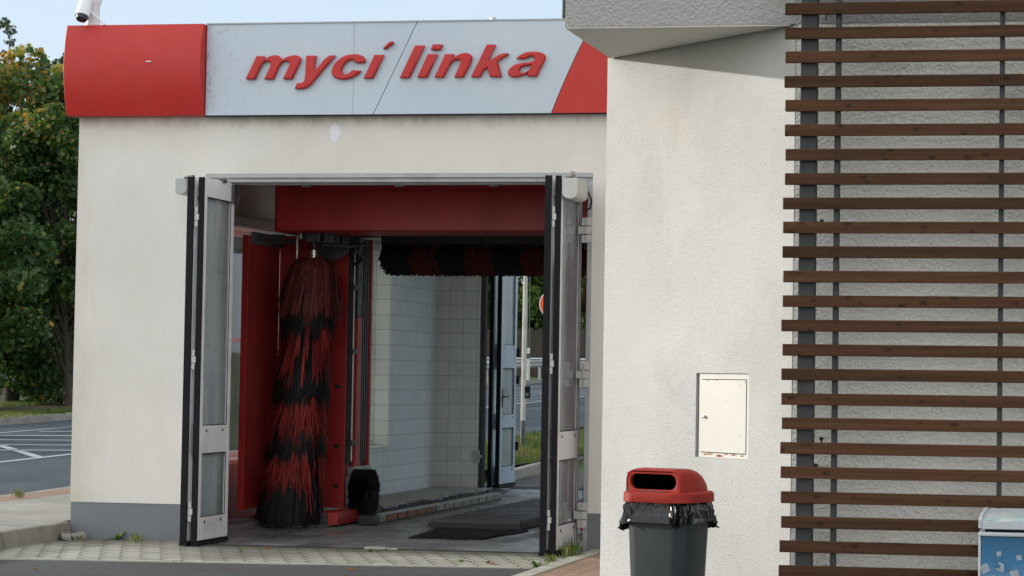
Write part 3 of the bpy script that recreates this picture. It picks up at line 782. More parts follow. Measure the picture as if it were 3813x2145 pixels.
MB().box(-8.374, -3.0, 19.526, 19.599, 4.052, 4.915).build('backing', 'rubber', fs_)
MB().box(-8.374, -3.0, 19.49, 19.60, 4.9185, 4.930).build('top_flashing', 'alu_grey', fs_)
MB().box(-8.374, -3.0, 19.505, 19.53, 4.038, 4.0485).build('bottom_flashing', 'rubber', fs_)

# letters: outlines traced from the sign, mapped onto the panel plane
FX = {}
def camray(px, py):   # photo-preview pixel to the plane Y = PY, used once to take measurements of the lettering
    F_, XP, YP, P_, R_ = 5450., 1900., 745., atan(.0385), .0125
    R = Matrix.Rotation(YAW, 3, 'Z') @ Matrix.Rotation(pi / 2 + P_, 3, 'X') @ Matrix.Rotation(R_, 3, 'Z')
    d = R @ Vector(((px - XP) / F_, -(py - YP) / F_, -1)); t = (PY - .022) / d.y
    return d.x * t, 1.6 + d.z * t
def sm(pts, n=2):
    """round the corners of a traced outline a little (Chaikin), keeping listed sharp corners"""
    return pts
L = {
 'm': (880, [[(236,1065),(495,512),(682,515),(655,600),(668,606),(720,572),(800,525),(880,497),(960,490),(1030,508),(1075,560),(1092,606),(1160,565),(1250,520),(1340,495),(1420,490),(1490,505),(1540,545),(1553,600),(1530,670),(1340,1058),(1130,1062),(1280,740),(1292,690),(1272,645),(1220,625),(1150,635),(1090,670),(1045,730),(1000,820),(895,1064),(682,1067),(825,760),(838,700),(812,645),(760,628),(690,645),(630,690),(590,760),(450,1068)]]),
 'y': (880, [[(1408,1292),(1465,1160),(1560,1158),(1620,1130),(1650,1070),(1665,950),(1677,700),(1690,500),(1922,503),(1905,600),(1868,868),(1890,872),(2195,497),(2380,497),(2150,760),(1850,1130),(1760,1220),(1670,1275),(1560,1298)]]),
 'c': (1180, [[(1168,600),(1150,670),(930,670),(905,620),(870,590),(820,590),(750,615),(680,680),(620,770),(595,860),(605,910),(650,945),(710,948),(770,925),(820,885),(850,852),(1055,857),(1010,920),(930,980),(820,1035),(700,1065),(590,1072),(480,1050),(400,1000),(362,930),(365,840),(410,730),(490,630),(600,540),(720,490),(850,467),(960,465),(1060,485),(1130,530)]]),
 'i_stem': (1180, [[(1130,1047),(1390,480),(1612,483),(1350,1042)]]),
 'accent': (1180, [[(1598,325),(1740,170),(1830,158),(1845,190),(1820,215),(1650,343),(1615,347)]]),
 'l': (1460, [[(195,1033),(560,257),(787,260),(415,1033)]]),
 'i2': (1460, [[(612,1023),(870,463),(1097,466),(835,1024)]]),
 'dot': (1460, [[(935,352),(990,230),(1215,232),(1160,362),(950,364)]]),
 'n': (1460, [[(1025,1021),(1285,462),(1483,465),(1447,548),(1462,556),(1540,510),(1640,460),(1740,437),(1830,440),(1890,475),(1922,530),(1908,620),(1880,690),(1715,1017),(1500,1020),(1635,720),(1652,660),(1635,610),(1590,588),(1520,595),(1460,630),(1410,690),(1370,760),(1240,1022)]]),
 'k': (1700, [[(355,1012),(735,235),(942,238),(758,625),(785,634),(1075,447),(1250,447),(1245,475),(985,635),(1083,1007),(805,1007),(780,900),(750,785),(660,840),(570,1013)]]),
 'a': (1700, [[(1440,572),(1500,510),(1590,450),(1700,415),(1850,405),(1980,412),(2070,440),(2125,490),(2132,560),(2100,640),(1950,930),(1928,998),(1712,998),(1700,920),(1600,970),(1480,1010),(1370,1022),(1290,1000),(1240,950),(1240,880),(1290,800),(1370,735),(1480,695),(1620,675),(1780,655),(1850,640),(1888,590),(1880,545),(1840,515),(1780,510),(1720,530),(1650,577)],
              [(1815,718),(1740,728),(1650,742),(1560,768),(1512,812),(1505,870),(1550,912),(1620,915),(1700,880),(1760,820)]]),
}
def letter(key):
    x0, polys = L[key]
    cu = bpy.data.curves.new('letter', 'CURVE'); cu.dimensions = '2D'; cu.fill_mode = 'BOTH'
    cu.extrude = .010; cu.bevel_depth = .012; cu.bevel_resolution = 2; cu.offset = -.011
    for poly in polys:
        pts = [camray((x0 + a / 6.44) / 1.4803, (130 + b_ / 6.44) / 1.4803) for a, b_ in poly]
        # chaikin on obtuse corners
        P = [Vector(p) for p in pts]; out = []
        n = len(P)
        for i in range(n):
            a, b_, c = P[i - 1], P[i], P[(i + 1) % n]
            v1 = (a - b_); v2 = (c - b_)
            if v1.angle(v2, 0) > radians(125):
                k = .25
                out += [b_ + v1 * k, b_ + v2 * k]
            else: out.append(b_)
        s_ = cu.splines.new('POLY'); s_.points.add(len(out) - 1)
        for q, p in zip(s_.points, out): q.co = (p.x, p.y, 0, 1)
        s_.use_cyclic_u = True
    tmp = bpy.data.objects.new('tmp', cu); COL.objects.link(tmp)
    tmp.matrix_world = Matrix.Translation((0, PY - .022, 0)) @ Matrix.Rotation(pi / 2, 4, 'X')
    bpy.context.view_layer.update()
    dg = bpy.context.evaluated_depsgraph_get()
    me = bpy.data.meshes.new_from_object(tmp.evaluated_get(dg)); me.transform(tmp.matrix_world)
    COL.objects.unlink(tmp); bpy.data.objects.remove(tmp)
    me.materials.clear(); me.materials.append(M['red_letter'])
    return me
def join_meshes(meshes):
    import bmesh
    bm = bmesh.new()
    for me in meshes: bm.from_mesh(me)
    me = bpy.data.meshes.new('letter'); bm.to_mesh(me); bm.free(); me.materials.append(M['red_letter']); return me
for ks in (('m',), ('y',), ('c',), ('i_stem', 'accent'), ('l',), ('i2', 'dot'), ('n',), ('k',), ('a',)):
    ms = [letter(k) for k in ks]; me = join_meshes(ms) if len(ms) > 1 else ms[0]
    me.name = 'letter'; link('letter', me, fs_)

# security camera
cam_ = thing('security_camera', 'white outdoor security camera on top of the red sign box', 'camera', (-9.62, 19.52, 4.917))
def lathe(c, prof, seg=20, ax='z'):
    rings = []
    for r, h in prof:
        rings.append([(c[0] + r * cos(2 * pi * k / seg), c[1] + r * sin(2 * pi * k / seg), c[2] + h) for k in range(seg)])
    return rings
m = MB(); m.loft(lathe((-9.545, 19.53, 4.917), [(.070, 0), (.072, .02), (.066, .025), (.064, .20), (.078, .22), (.085, .26), (.080, .30), (.055, .335), (.02, .345)]))
m.build('mount', 'camera_white', cam_, smooth=True)
m = MB()
dvec = Vector((.02, -.45, -.9)).normalized(); a0 = Vector((-9.57, 19.44, 5.165))
m.tube([a0 - dvec * .02, a0, a0 + dvec * .12, a0 + dvec * .20], [.03, .06, .066, .066], 20); m.build('housing', 'camera_white', cam_, smooth=True)
m = MB(); m.tube([a0 + dvec * .2005, a0 + dvec * .235, a0 + dvec * .25], [.058, .05, .015], 20); m.build('lens', 'lens_black', cam_, smooth=True)
MB().tube([(-9.52, 19.42, 5.05), (-9.46, 19.42, 5.0), (-9.37, 19.42, 4.92)], .011, 8).build('antenna', 'camera_white', cam_)

# roof pieces
fp = thing('flue_pipe', 'grey metal flue pipe rising behind the fascia beside the shop block', 'pipe', (-6.0, 24, 4.78))
MB().tube([(-6.0, 24, 4.78), (-6.0, 24, 7.6)], .022, 12).build('pipe', 'post_grey', fp, smooth=True)
MB().tube([(-6.0, 24, 4.78), (-6.0, 24, 4.83)], .09, 12).build('flange', 'galv', fp)
vn = thing('roof_vent', 'tiny pale vent cap showing above the fascia edge', 'vent', (-5.98, 21, 4.78))
MB().tube([(-5.98, 21, 4.78), (-5.98, 21, 5.17)], .018, 10).build('stem', 'galv', vn)
MB().tube([(-5.98, 21, 5.16), (-5.98, 21, 5.20), (-5.98, 21, 5.215)], [.034, .034, .012], 10).build('cap', 'hinge_light', vn)

# ------------------------------------------------------------------ wash gantry
gt = thing('wash_gantry', 'red rollover wash gantry with hanging brushes inside the bay', 'car wash machine', (-6.5, 22.3, 0))
def mir(x): return -13.0 - x
def mb_box(m, x0, x1, *r, mirror=False, mat=None):
    if mirror: x0, x1 = mir(x1), mir(x0)
    m.box(x0, x1, *r, mat)
for mi_ in (False, True):
    m = MB(); mb_box(m, -8.82, -8.76, 21.62, 22.5, .18, 3.04, mirror=mi_); mb_box(m, -8.825, -8.755, 21.60, 21.619, .17, 3.05, mirror=mi_)
    m.build('side_panel', 'gantry_red', gt, bevel=.004)
    m = MB(); mb_box(m, -8.76, -7.985, 22.5, 22.53, .16, 3.10, mirror=mi_); mb_box(m, -8.76, -7.99, 22.53, 23.2, .16, 3.10, mirror=mi_)
    fp_ = m.build('front_panel', 'gantry_red', gt, bevel=.004)
    m = MB()
    for z in (1.47, .826, .397): mb_box(m, -8.105, -8.045, 22.492, 22.499, z - .022, z + .022, mirror=mi_)
    m.build('panel_slot', 'black_plastic', fp_)
    m = MB(); mb_box(m, -8.60, -8.24, 22.4975, 22.4995, .55, .552, mirror=mi_)
    m.build('panel_seam', 'black_plastic', fp_)
    m = MB(); mb_box(m, -8.04, -8.02, 22.485, 22.499, .27, .29, mirror=mi_); m.build('bolt', 'steel_bright', fp_)
    # lift column facing the lane
    m = MB(); mb_box(m, -7.984, -7.972, 22.535, 22.70, .62, 3.10, mirror=mi_); mb_box(m, -7.984, -7.975, 22.86, 23.15, .62, 3.10, mirror=mi_)
    cl = m.build('lift_column', 'black_plastic', gt)
    m = MB(); mb_box(m, -7.984, -7.93, 22.705, 22.85, .55, 2.23, mirror=mi_); m.build('red_cover', 'gantry_red', gt, bevel=.004)
    m = MB(); mb_box(m, -7.984, -7.935, 22.705, 22.85, 2.235, 3.10, mirror=mi_); m.build('grey_cover', 'steel_dark', gt, bevel=.004)
    m = MB(); mb_box(m, -7.984, -7.94, 23.15, 23.20, .3, 3.10, mirror=mi_); m.build('edge_trim', 'gantry_red', gt)
    X = -7.95 if not mi_ else mir(-7.95)
    m = MB(); m.tube([(X, 22.62, .66), (X, 22.62, 3.05)], .011, 8); m.build('chain_rod', 'steel_mid', cl)
    m = MB()
    for z in (.86, 1.85, 2.55): mb_box(m, -7.972, -7.925, 22.57, 22.69, z - .03, z + .03, mirror=mi_)
    m.build('clamp', 'steel_dark', cl, bevel=.004)
    m = MB()
    for y in (22.92, 22.99, 23.06): mb_box(m, -7.975, -7.945, y, y + .03, .65, 3.08, mirror=mi_)
    m.build('guide_track', 'steel_dark', cl)
    m = MB(); mb_box(m, -7.985, -7.90, 22.60, 23.15, .50, .60, mirror=mi_); mb_box(m, -7.985, -7.92, 22.56, 22.62, .2, .5, mirror=mi_)
    mb_box(m, -7.97, -7.93, 22.75, 23.1, .2, .5, mirror=mi_, mat='black_plastic')
    m.build('wheel_brush_mount', 'steel_mid', gt, bevel=.005)
    m = MB(); mb_box(m, -8.02, -7.80, 21.80, 22.60, .02, .155, mirror=mi_); ft = m.build('foot', 'gantry_red', gt, bevel=.012)
    m = MB(); mb_box(m, -8.06, -7.90, 21.775, 21.799, .02, .15, mirror=mi_); m.build('foot_plate', 'steel_dark', ft, bevel=.004)
    m = MB(); mb_box(m, -8.00, -7.78, 22.605, 23.2, .02, .16, mirror=mi_); m.build('chassis_beam', 'steel_dark', gt, bevel=.006)
    # bracket strip with hardware near the top of the side panel
    m = MB(); mb_box(m, -8.755, -8.72, 21.65, 22.48, 2.96, 3.09, mirror=mi_)
    for k in range(6): mb_box(m, -8.72, -8.715, 21.70 + k * .13, 21.72 + k * .13, 3.0, 3.03, mirror=mi_, mat='black_plastic')
    m.build('hole_strip', 'steel_mid', gt)
    m = MB()
    for (x0, x1, y0, z) in ((-8.72, -8.45, 21.8, 3.02), (-8.68, -8.36, 21.95, 2.98)): mb_box(m, x0, x1, y0, y0 + .05, z, z + .05, mirror=mi_)
    m.build('strut', 'steel_dark', gt, bevel=.004)
# crossbeam with bevelled frame edge
m = MB(); bx0, bx1, bz0, bz1 = -8.40, -4.55, 3.075, 3.555
outer = [(bx0, bz0), (bx1, bz0), (bx1, bz1), (bx0, bz1)]; inner = [(bx0 + .05, bz0 + .012), (bx1 - .05, bz0 + .012), (bx1 - .05, bz1 - .08), (bx0 + .05, bz1 - .08)]
m.loft([[(x, 22.1, z) for x, z in outer], [(x, 21.40, z) for x, z in outer], [(x, 21.365, z) for x, z in inner]])
m.build('crossbeam', 'gantry_red', gt, bevel=.003)
m = MB()
for x in (-8.1, -7.1, -6.1, -5.2): m.box(x, x + .09, 21.372, 21.40, 3.533, 3.552)
m.build('lamp_clip', 'hinge_light', gt)
m = MB(); m.box(-8.5, -4.5, 22.12, 23.1, 3.12, 3.56); m.build('top_housing', 'black_plastic', gt)
# clutter under the beam: drive motors, disc, brackets, hose loops
def disc(c, r, t, ax, mat, parent, name):
    m = MB(); a = Vector(ax).normalized() * t / 2; c = Vector(c)
    m.tube([c - a, c - a * .8, c + a * .8, c + a], [r * .9, r, r, r * .9], 28); return m.build(name, mat, parent, smooth=True)
for mi_ in (False, True):
    X = lambda v: mir(v) if mi_ else v
    disc((X(-8.02), 22.1, 3.03), .21, .04, (0, 1, .12), 'steel_dark', gt, 'drive_disc')
    m = MB(); mb_box(m, -8.16, -8.0, 21.66, 21.9, 2.98, 3.10, mirror=mi_); mb_box(m, -7.97, -7.86, 21.68, 21.9, 2.97, 3.08, mirror=mi_); mb_box(m, -8.24, -8.19, 21.64, 21.75, 3.01, 3.08, mirror=mi_, mat='steel_mid'); m.build('drive_motor', 'steel_dark', gt, bevel=.012)
    m = MB(); mb_box(m, -7.88, -7.80, 22.0, 22.3, 2.98, 3.1, mirror=mi_); m.tube([(X(-7.85), 22.3, 2.95), (X(-7.80), 22.45, 2.86), (X(-7.93), 22.6, 2.80)], .022, 8); m.tube([(X(-8.0), 21.75, 2.96), (X(-7.78), 21.9, 2.95), (X(-7.72), 22.3, 3.0)], .016, 8)
    m.build('bracket_arm', 'steel_dark', gt)
    m = MB(); m.tube([(X(-8.095), 21.75, 2.80), (X(-8.095), 21.75, 2.90)], .04, 14); mm = m.build('brush_shaft_collar', 'steel_bright', gt, smooth=True)
    m = MB(); m.tube([(X(-8.095), 21.75, 2.90), (X(-8.095), 21.75, 3.0)], .018, 10); m.build('brush_shaft', 'steel_dark', gt)
    m = MB(); m.tube([(X(-8.30), 21.8, 2.80), (X(-8.30), 21.8, 3.05)], .014, 8); m.build('stay', 'steel_mid', gt)
for x in (-7.0, -6.45, -5.9):
    m = MB(); m.tube([(x - .05, 22.55, 3.12), (x - .04, 22.53, 3.02), (x, 22.52, 2.985), (x + .04, 22.53, 3.02), (x + .05, 22.55, 3.12)], .007, 6)
    m.build('hose_loop', 'steel_dark', gt)

# ---- brushes made of hanging strands
def strands(roots, dirs, lens, reach, width, droop, tint, segs=5, curl=.02):
    """numpy strips: start at roots, go along dirs for reach, then fall"""
    n = len(roots); V = np.zeros((n, segs + 1, 2, 3)); T = np.linspace(0, 1, segs + 1)
    tang = np.stack([-dirs[:, 1], dirs[:, 0], np.zeros(n)], 1); nn = np.linalg.norm(tang, axis=1, keepdims=True); tang = tang / np.maximum(nn, 1e-6)
    jit = RNG.normal(0, curl, (n, 2))
    for k, t in enumerate(T):
        out = reach * (1 - (1 - min(1, t * 1.6)) ** 2)
        drop = lens * (t ** droop)
        P = roots + dirs * out[:, None]; P[:, 2] -= drop
        P[:, 0] += jit[:, 0] * t * t; P[:, 1] += jit[:, 1] * t * t
        w_ = width * (1 - .55 * t ** 3)
        V[:, k, 0] = P - tang * w_[:, None] / 2; V[:, k, 1] = P + tang * w_[:, None] / 2
    idx = np.arange(n)[:, None] * (segs + 1) * 2 + np.arange(segs)[None, :] * 2
    F = np.stack([idx, idx + 1, idx + 3, idx + 2], -1).reshape(-1, 4)
    return V.reshape(-1, 3), F, np.repeat(tint, segs)
strand_mat('bristle_dark_wine', [(.035, .006, .006), (.085, .013, .012), (.13, .022, .018)])
BANDS = [(2.80, 2.32, 'bristle_wine', .27, .28), (2.38, 2.02, 'bristle_black', .27, .30), (2.12, 1.55, 'bristle_red', .27, .29), (1.66, 1.28, 'bristle_black', .29, .30), (1.36, .93, 'bristle_red', .29, .31), (1.08, .68, 'bristle_black', .30, .32), (.80, .35, 'bristle_red', .31, .34), (.50, .03, 'bristle_black', .34, .37)]
def axis_x(z): return -8.095 - .215 * (2.80 - z) / 2.75
def rad_at(z): return .24 + .075 * (2.80 - z) / 2.75
def drape(zr, th, ln, rr, wid, tint, segs=8, knee=.30, flare=.0, jit=.015):
    """strand leaves the shaft, bends over a knee and hangs; flare lets the tip lean outward"""
    n = len(zr); V = np.zeros((n, segs + 1, 2, 3)); T = np.linspace(0, 1, segs + 1) ** 1.15
    jx_ = RNG.normal(0, jit, n); jy_ = RNG.normal(0, jit, n); c_, s_ = np.cos(th), np.sin(th)
    r0 = np.full(n, .05)
    for k, t in enumerate(T):
        u = np.minimum(1, t / knee); out = r0 + (rr - r0) * np.sin(u * pi / 2) + flare * max(0, t - knee)
        up = .02 * np.sin(u * pi) ; drop = ln * np.maximum(0, t - knee * .35) / (1 - knee * .35)
        z = zr + up - drop
        ax_ = axis_x(z); x_ = ax_ + c_ * out + jx_ * t * t; y_ = 21.75 + s_ * out + jy_ * t * t
        w_ = wid * (1 - .65 * t ** 2.5) / 2
        V[:, k, 0] = np.stack([x_ + s_ * w_, y_ - c_ * w_, z], 1); V[:, k, 1] = np.stack([x_ - s_ * w_, y_ + c_ * w_, z], 1)
    idx = np.arange(n)[:, None] * (segs + 1) * 2 + np.arange(segs)[None, :] * 2
    F = np.stack([idx, idx + 1, idx + 3, idx + 2], -1).reshape(-1, 4)
    return V.reshape(-1, 3), F, np.repeat(tint, segs)
def side_brush(mirror):
    o = thing_part('side_brush')
    for bi, (zt, zb, mat, r0, r1) in enumerate(BANDS):
        first = bi == 0
        if first:
            n = 1700; nc = 84; ca = RNG.uniform(0, 2 * pi, nc); k = RNG.integers(0, nc, n)
            th = ca[k] + RNG.normal(0, .09, n); zr = RNG.uniform(2.74, 2.81, n)
            lc = RNG.uniform(.32, .66, nc); ln = lc[k] + RNG.uniform(-.03, .03, n); rc = RNG.uniform(.16, .26, nc); rr_ = rc[k] + RNG.normal(0, .012, n)
            V, F, T = drape(zr, th, ln, rr_, np.full(n, .016), np.clip(RNG.uniform(0, .7, n) + (k % 5) * .07, 0, 1), 10, .34, .13)
        elif mat == 'bristle_black':
            n = 1500; th = RNG.uniform(0, 2 * pi, n); low = zb < .1
            zr = RNG.uniform(zb + .30, zt + .06, n) if not low else RNG.uniform(.42, .58, n)
            ln = RNG.uniform(.26, .40, n) if not low else zr - RNG.uniform(.012, .07, n)
            rr_ = np.array([rad_at(z) for z in zr]) * RNG.uniform(.62, 1.0, n)
            if low: rr_ = rr_ * 1.05
            V, F, T = drape(zr, th, ln, rr_, np.full(n, .017), RNG.uniform(0, 1, n), 8, .28, .05)
        else:
            # dark under-layer keeps the gaps between red tufts closed
            n0 = 700; th0 = RNG.uniform(0, 2 * pi, n0); z0 = RNG.uniform(zb + .25, zt + .1, n0)
            V, F, T = drape(z0, th0, RNG.uniform(.25, .38, n0), np.array([rad_at(z) for z in z0]) * RNG.uniform(.55, .82, n0), np.full(n0, .018), RNG.uniform(0, 1, n0), 6, .28, .02)
            if mirror: V[:, 0] = -13.0 - V[:, 0]
            link('bristle_underlayer', arr_mesh('bristle_underlayer', V, F, T, ['bristle_black']), o)
            nc = 110; n = 520; k = RNG.integers(0, nc, n); ca = RNG.uniform(0, 2 * pi, nc); cz = RNG.uniform(zb + .28, zt + .06, nc)
            th = ca[k] + RNG.normal(0, .045, n); zr = cz[k] + RNG.normal(0, .015, n)
            lc = RNG.uniform(.22, .46, nc); ln = lc[k] + RNG.normal(0, .03, n)
            rc = np.array([rad_at(z) for z in cz]) * RNG.uniform(.86, 1.06, nc); rr_ = rc[k] + RNG.normal(0, .008, n)
            V, F, T = drape(zr, th, ln, rr_, np.full(n, .013), np.clip(RNG.uniform(0, .7, n) + (k % 4) * .1, 0, 1), 8, .26, .07, .028)
        if mirror: V[:, 0] = -13.0 - V[:, 0]
        link('bristle_band', arr_mesh('bristle_band', V, F, T, [mat]), o)
    return o
def thing_part(name):
    e = bpy.data.objects.new(name, None); COL.objects.link(e); e.parent = gt; return e
for mirror in (False, True):
    o = side_brush(mirror)
    X = mir if mirror else (lambda v: v)
    MB().tube([(X(-8.095), 21.75, 2.72), (X(-8.30), 21.75, .12)], .11, 14).build('brush_core', 'black_plastic', o)
# top roller
tb = thing_part('top_brush')
x = -7.70; k = 0
while x < -5.0:
    wd = .315; n = 1500
    mat = 'bristle_black' if k % 2 == 0 else 'bristle_dark_wine'
    xr = RNG.uniform(x, x + wd, n); th = RNG.uniform(-1.35, 1.35, n)   # angle from straight down
    R0 = RNG.uniform(.34, .43, n); cz = 3.12
    V = np.zeros((n, 5, 2, 3)); w_ = np.full(n, .016)
    for j, t in enumerate(np.linspace(0.2, 1, 5)):
        thh = th * (1 - .35 * t)
        yy = 23.0 + np.sin(thh) * R0 * t; zz_ = cz - np.cos(thh) * R0 * t
        xx = xr + (RNG.normal(0, .012, n) if j == 4 else 0)
        V[:, j, 0] = np.stack([xx - w_ / 2, yy, zz_], 1); V[:, j, 1] = np.stack([xx + w_ / 2, yy, zz_], 1)
    idx = np.arange(n)[:, None] * 10 + np.arange(4)[None, :] * 2
    F = np.stack([idx, idx + 1, idx + 3, idx + 2], -1).reshape(-1, 4)
    link('bristle_band', arr_mesh('bristle_band', V.reshape(-1, 3), F, np.repeat(RNG.uniform(0, 1, n), 4), [mat]), tb)
    x += wd; k += 1
MB().tube([(-7.72, 23.0, 3.12), (-5.0, 23.0, 3.12)], .2, 18).build('roller_core', 'black_plastic', tb)
# wheel brushes
for mi_ in (False, True):
    wb = thing_part('wheel_brush')
    cx = mir(-7.79) if mi_ else -7.79; sx = -1 if mi_ else 1
    n = 9000; th = RNG.uniform(0, 2 * pi, n); off = RNG.uniform(-.085, .085, n)
    R1 = RNG.uniform(.22, .262, n)
    V = np.zeros((n, 2, 2, 3))
    for j, t in enumerate((.3, 1)):
        yy = 22.6 + np.cos(th) * R1 * t; zz_ = .32 + np.sin(th) * R1 * t; xx = cx + sx * (off * (.6 + .6 * t))
        q_ = (np.arange(n) % 2) * .0045; V[:, j, 0] = np.stack([xx - (.0045 - q_), yy + np.sin(th) * q_, zz_ - np.cos(th) * q_], 1); V[:, j, 1] = np.stack([xx + (.0045 - q_), yy - np.sin(th) * q_, zz_ + np.cos(th) * q_], 1)
    idx = np.arange(n) * 4; F = np.stack([idx, idx + 1, idx + 3, idx + 2], -1)
    link('bristle_ring', arr_mesh('bristle_ring', V.reshape(-1, 3), F, RNG.uniform(0, 1, n), ['bristle_black']), wb)
    disc((cx, 22.6, .32), .19, .12, (1, 0, 0), 'bin_inside', wb, 'hub_disc')

# hanging pull switch by the rear exit
ps = thing('pull_switch', 'small black pull switch hanging on two cords by the rear exit', 'switch', (-8.21, 31.0, 1.28))
MB().tube([(-8.222, 31.0, 1.46), (-8.24, 31.0, 3.9)], .004, 5).build('cord', 'steel_mid', ps)
MB().tube([(-8.198, 31.0, 1.46), (-8.20, 31.0, 3.9)], .004, 5).build('cord', 'steel_mid', ps)
MB().box(-8.25, -8.17, 30.98, 31.03, 1.28, 1.46).build('box', 'black_plastic', ps, bevel=.006)
MB().box(-8.225, -8.19, 30.974, 30.979, 1.31, 1.36).build('button', 'hinge_light', ps)
MB().box(-8.3, -8.1, 30.001, 31.05, 3.9, 3.93).build('cord_bracket', 'alu_grey', bld)

# ------------------------------------------------------------------ shop building
shop = thing('shop_building', 'rough rendered shop block with chamfered pale corner and overhanging upper storey', 'building', (-1.5, 12, 0))
Bp = Vector((-2.85, 12.48)); Cp = Vector((-1.57, 11.35)); U = (Bp - Cp).normalized(); N = Vector((U.y, -U.x))
if N.y > 0: N = -N
ZS = 3.49
Ltot = (Bp - Cp).length
def dwall(s0, s1, z0, z1, d0, d1, m):   # box on the chamfer wall, s along wall from C, d outward
    p = [Cp + U * s0 + N * d0, Cp + U * s1 + N * d0, Cp + U * s1 + N * d1, Cp + U * s0 + N * d1]
    m.prism([(q.x, q.y) for q in p], z0, z1)
m = MB()
CS0, CS1, CZ0, CZ1 = .355, .818, 1.166, 1.632
dwall(0, CS0, 0, ZS, -.25, 0, m); dwall(CS1, Ltot, 0, ZS, -.25, 0, m)
dwall(CS0, CS1, 0, CZ0, -.25, 0, m); dwall(CS0, CS1, CZ1, ZS, -.25, 0, m)
m.build('chamfer_wall', 'shop_stucco', shop)
m = MB(); m.box(-1.565, 7, 11.35, 11.65, 0, ZS - .0); m.build('front_wall', 'shop_stucco_lifted', shop)
MB().box(-2.85, -2.6, 12.50, 19.28, 0, ZS).build('side_wall', 'shop_stucco', shop)
MB().box(-2.83, 7, 11.348, 19.28, ZS + .002, 6.6).build('upper_storey', 'upper_stucco', shop)
cb = MB()
dwall(CS0 + .001, CS0 + .030, CZ0 + .001, CZ1 - .001, -.06, -.012, cb); dwall(CS1 - .034, CS1 - .016, CZ0 + .001, CZ1 - .001, -.06, -.012, cb)
dwall(CS0 + .030, CS1 - .034, CZ0 + .001, CZ0 + .026, -.06, -.012, cb); dwall(CS0 + .030, CS1 - .034, CZ1 - .032, CZ1 - .001, -.06, -.012, cb)
cup = cb.build('meter_cupboard', 'cupboard_cream', shop)
m = MB(); dwall(CS1 - .0155, CS1 - .001, CZ0 + .001, CZ1 - .001, -.06, -.05, m); dwall(CS0 + .01, CS1 - .01, CZ0 + .005, CZ1 - .005, -.08, -.061, m); m.build('recess_shade', 'black_plastic', cup)  # black gap beside the frame: shadow in the recess put into the colour
m = MB(); dwall(CS0 + .034, CS1 - .037, CZ0 + .030, CZ1 - .036, -.05, -.008, m); m.build('cupboard_door', 'cupboard_cream', cup, bevel=.002)
kp = Cp + U * .747 - N * .008
m = MB(); m.tube([(kp.x, kp.y, 1.391), ((kp + N * .016).x, (kp + N * .016).y, 1.391), ((kp + N * .018).x, (kp + N * .018).y, 1.391)], [.009, .009, .003], 14); m.build('lock', 'steel_bright', cup, smooth=True)
def dpoly(pts, d, mat, name, parent):
    m = MB(); vs = []
    for s_, z in pts: q = Cp + U * s_ + N * d; vs.append((q.x, q.y, z))
    return m.add(vs, [tuple(range(len(vs)))]).build(name, mat, parent)
rr_ = random.Random(3)
def blob(s_, z, a, b_, n=14):
    return [(s_ + a * cos(2 * pi * k / n) * rr_.uniform(.5, 1.2), z + b_ * sin(2 * pi * k / n) * rr_.uniform(.5, 1.2)) for k in range(n)]
for (s_, z, a, b_) in ((.62, CZ0 + .012, .035, .008), (.70, CZ0 + .020, .030, .004), (.74, CZ0 + .017, .02, .005), (.50, CZ0 + .021, .03, .004), (.56, CZ0 + .022, .02, .003), (.42, CZ0 + .018, .012, .006)):
    dpoly(blob(s_, z, a, b_), -.0112, 'rust', 'rust_spot', cup)
for (s_, z, a, b_) in ((.44, 1.57, .003, .003), (.56, 1.48, .003, .004), (.44, 1.29, .003, .004), (.51, 1.23, .002, .003), (.40, 1.585, .002, .012), (.72, 1.592, .02, .002), (.65, 1.593, .02, .002), (.6, 1.215, .002, .003)):
    dpoly(blob(s_, z, a, b_, 8), -.0072, 'rust', 'rust_spot', cup)

m = MB(); m.prism([(-2.828, 11.352), (-1.60, 11.352), (-2.828, 12.44)], ZS - .006, ZS + .0015); m.build('soffit', 'soffit_stucco_lit', shop)
# slatted timber screen
sc_ = thing('slatted_screen', 'screen of dark brown horizontal timber slats on grey steel posts', 'screen', (0, 11.15, 0))
i = -4; proto = None
while True:
    zt = 3.564 - .12695 * i
    if zt < .06: break
    if proto is None:
        proto = MB().box(0, 3.4, 0, .019, -.061, 0).build('slat', 'slat_wood', sc_, bevel=.003); o = proto
    else:
        o = proto.copy(); COL.objects.link(o)
    o.location = (-1.592 + random.uniform(-.006, .006), 11.12, zt + random.uniform(-.0015, .0015)); i += 1
for x0, x1 in ((-1.515, -1.431), (-1.334, -1.306), (-.482, -.457), (.40, .43), (1.35, 1.43)):
    MB().box(x0, x1, 11.148, 11.20 if x1 - x0 < .05 else 11.23, 0, 4.2).build('post', 'post_grey', sc_, bevel=.003)
for (x, z) in ((-1.41, 2.435), (-1.40, 1.295), (-1.428, 1.155), (-1.40, 3.54)):
    m = MB(); m.tube([(x, 11.348, z), (x, 11.27, z - .0)], .0045, 8); m.tube([(x, 11.275, z), (x, 11.262, z)], .011, 8); m.tube([(x, 11.28, z - .045), (x, 11.28, z)], .004, 6)
    m.build('anchor_bolt', 'black_plastic', shop)

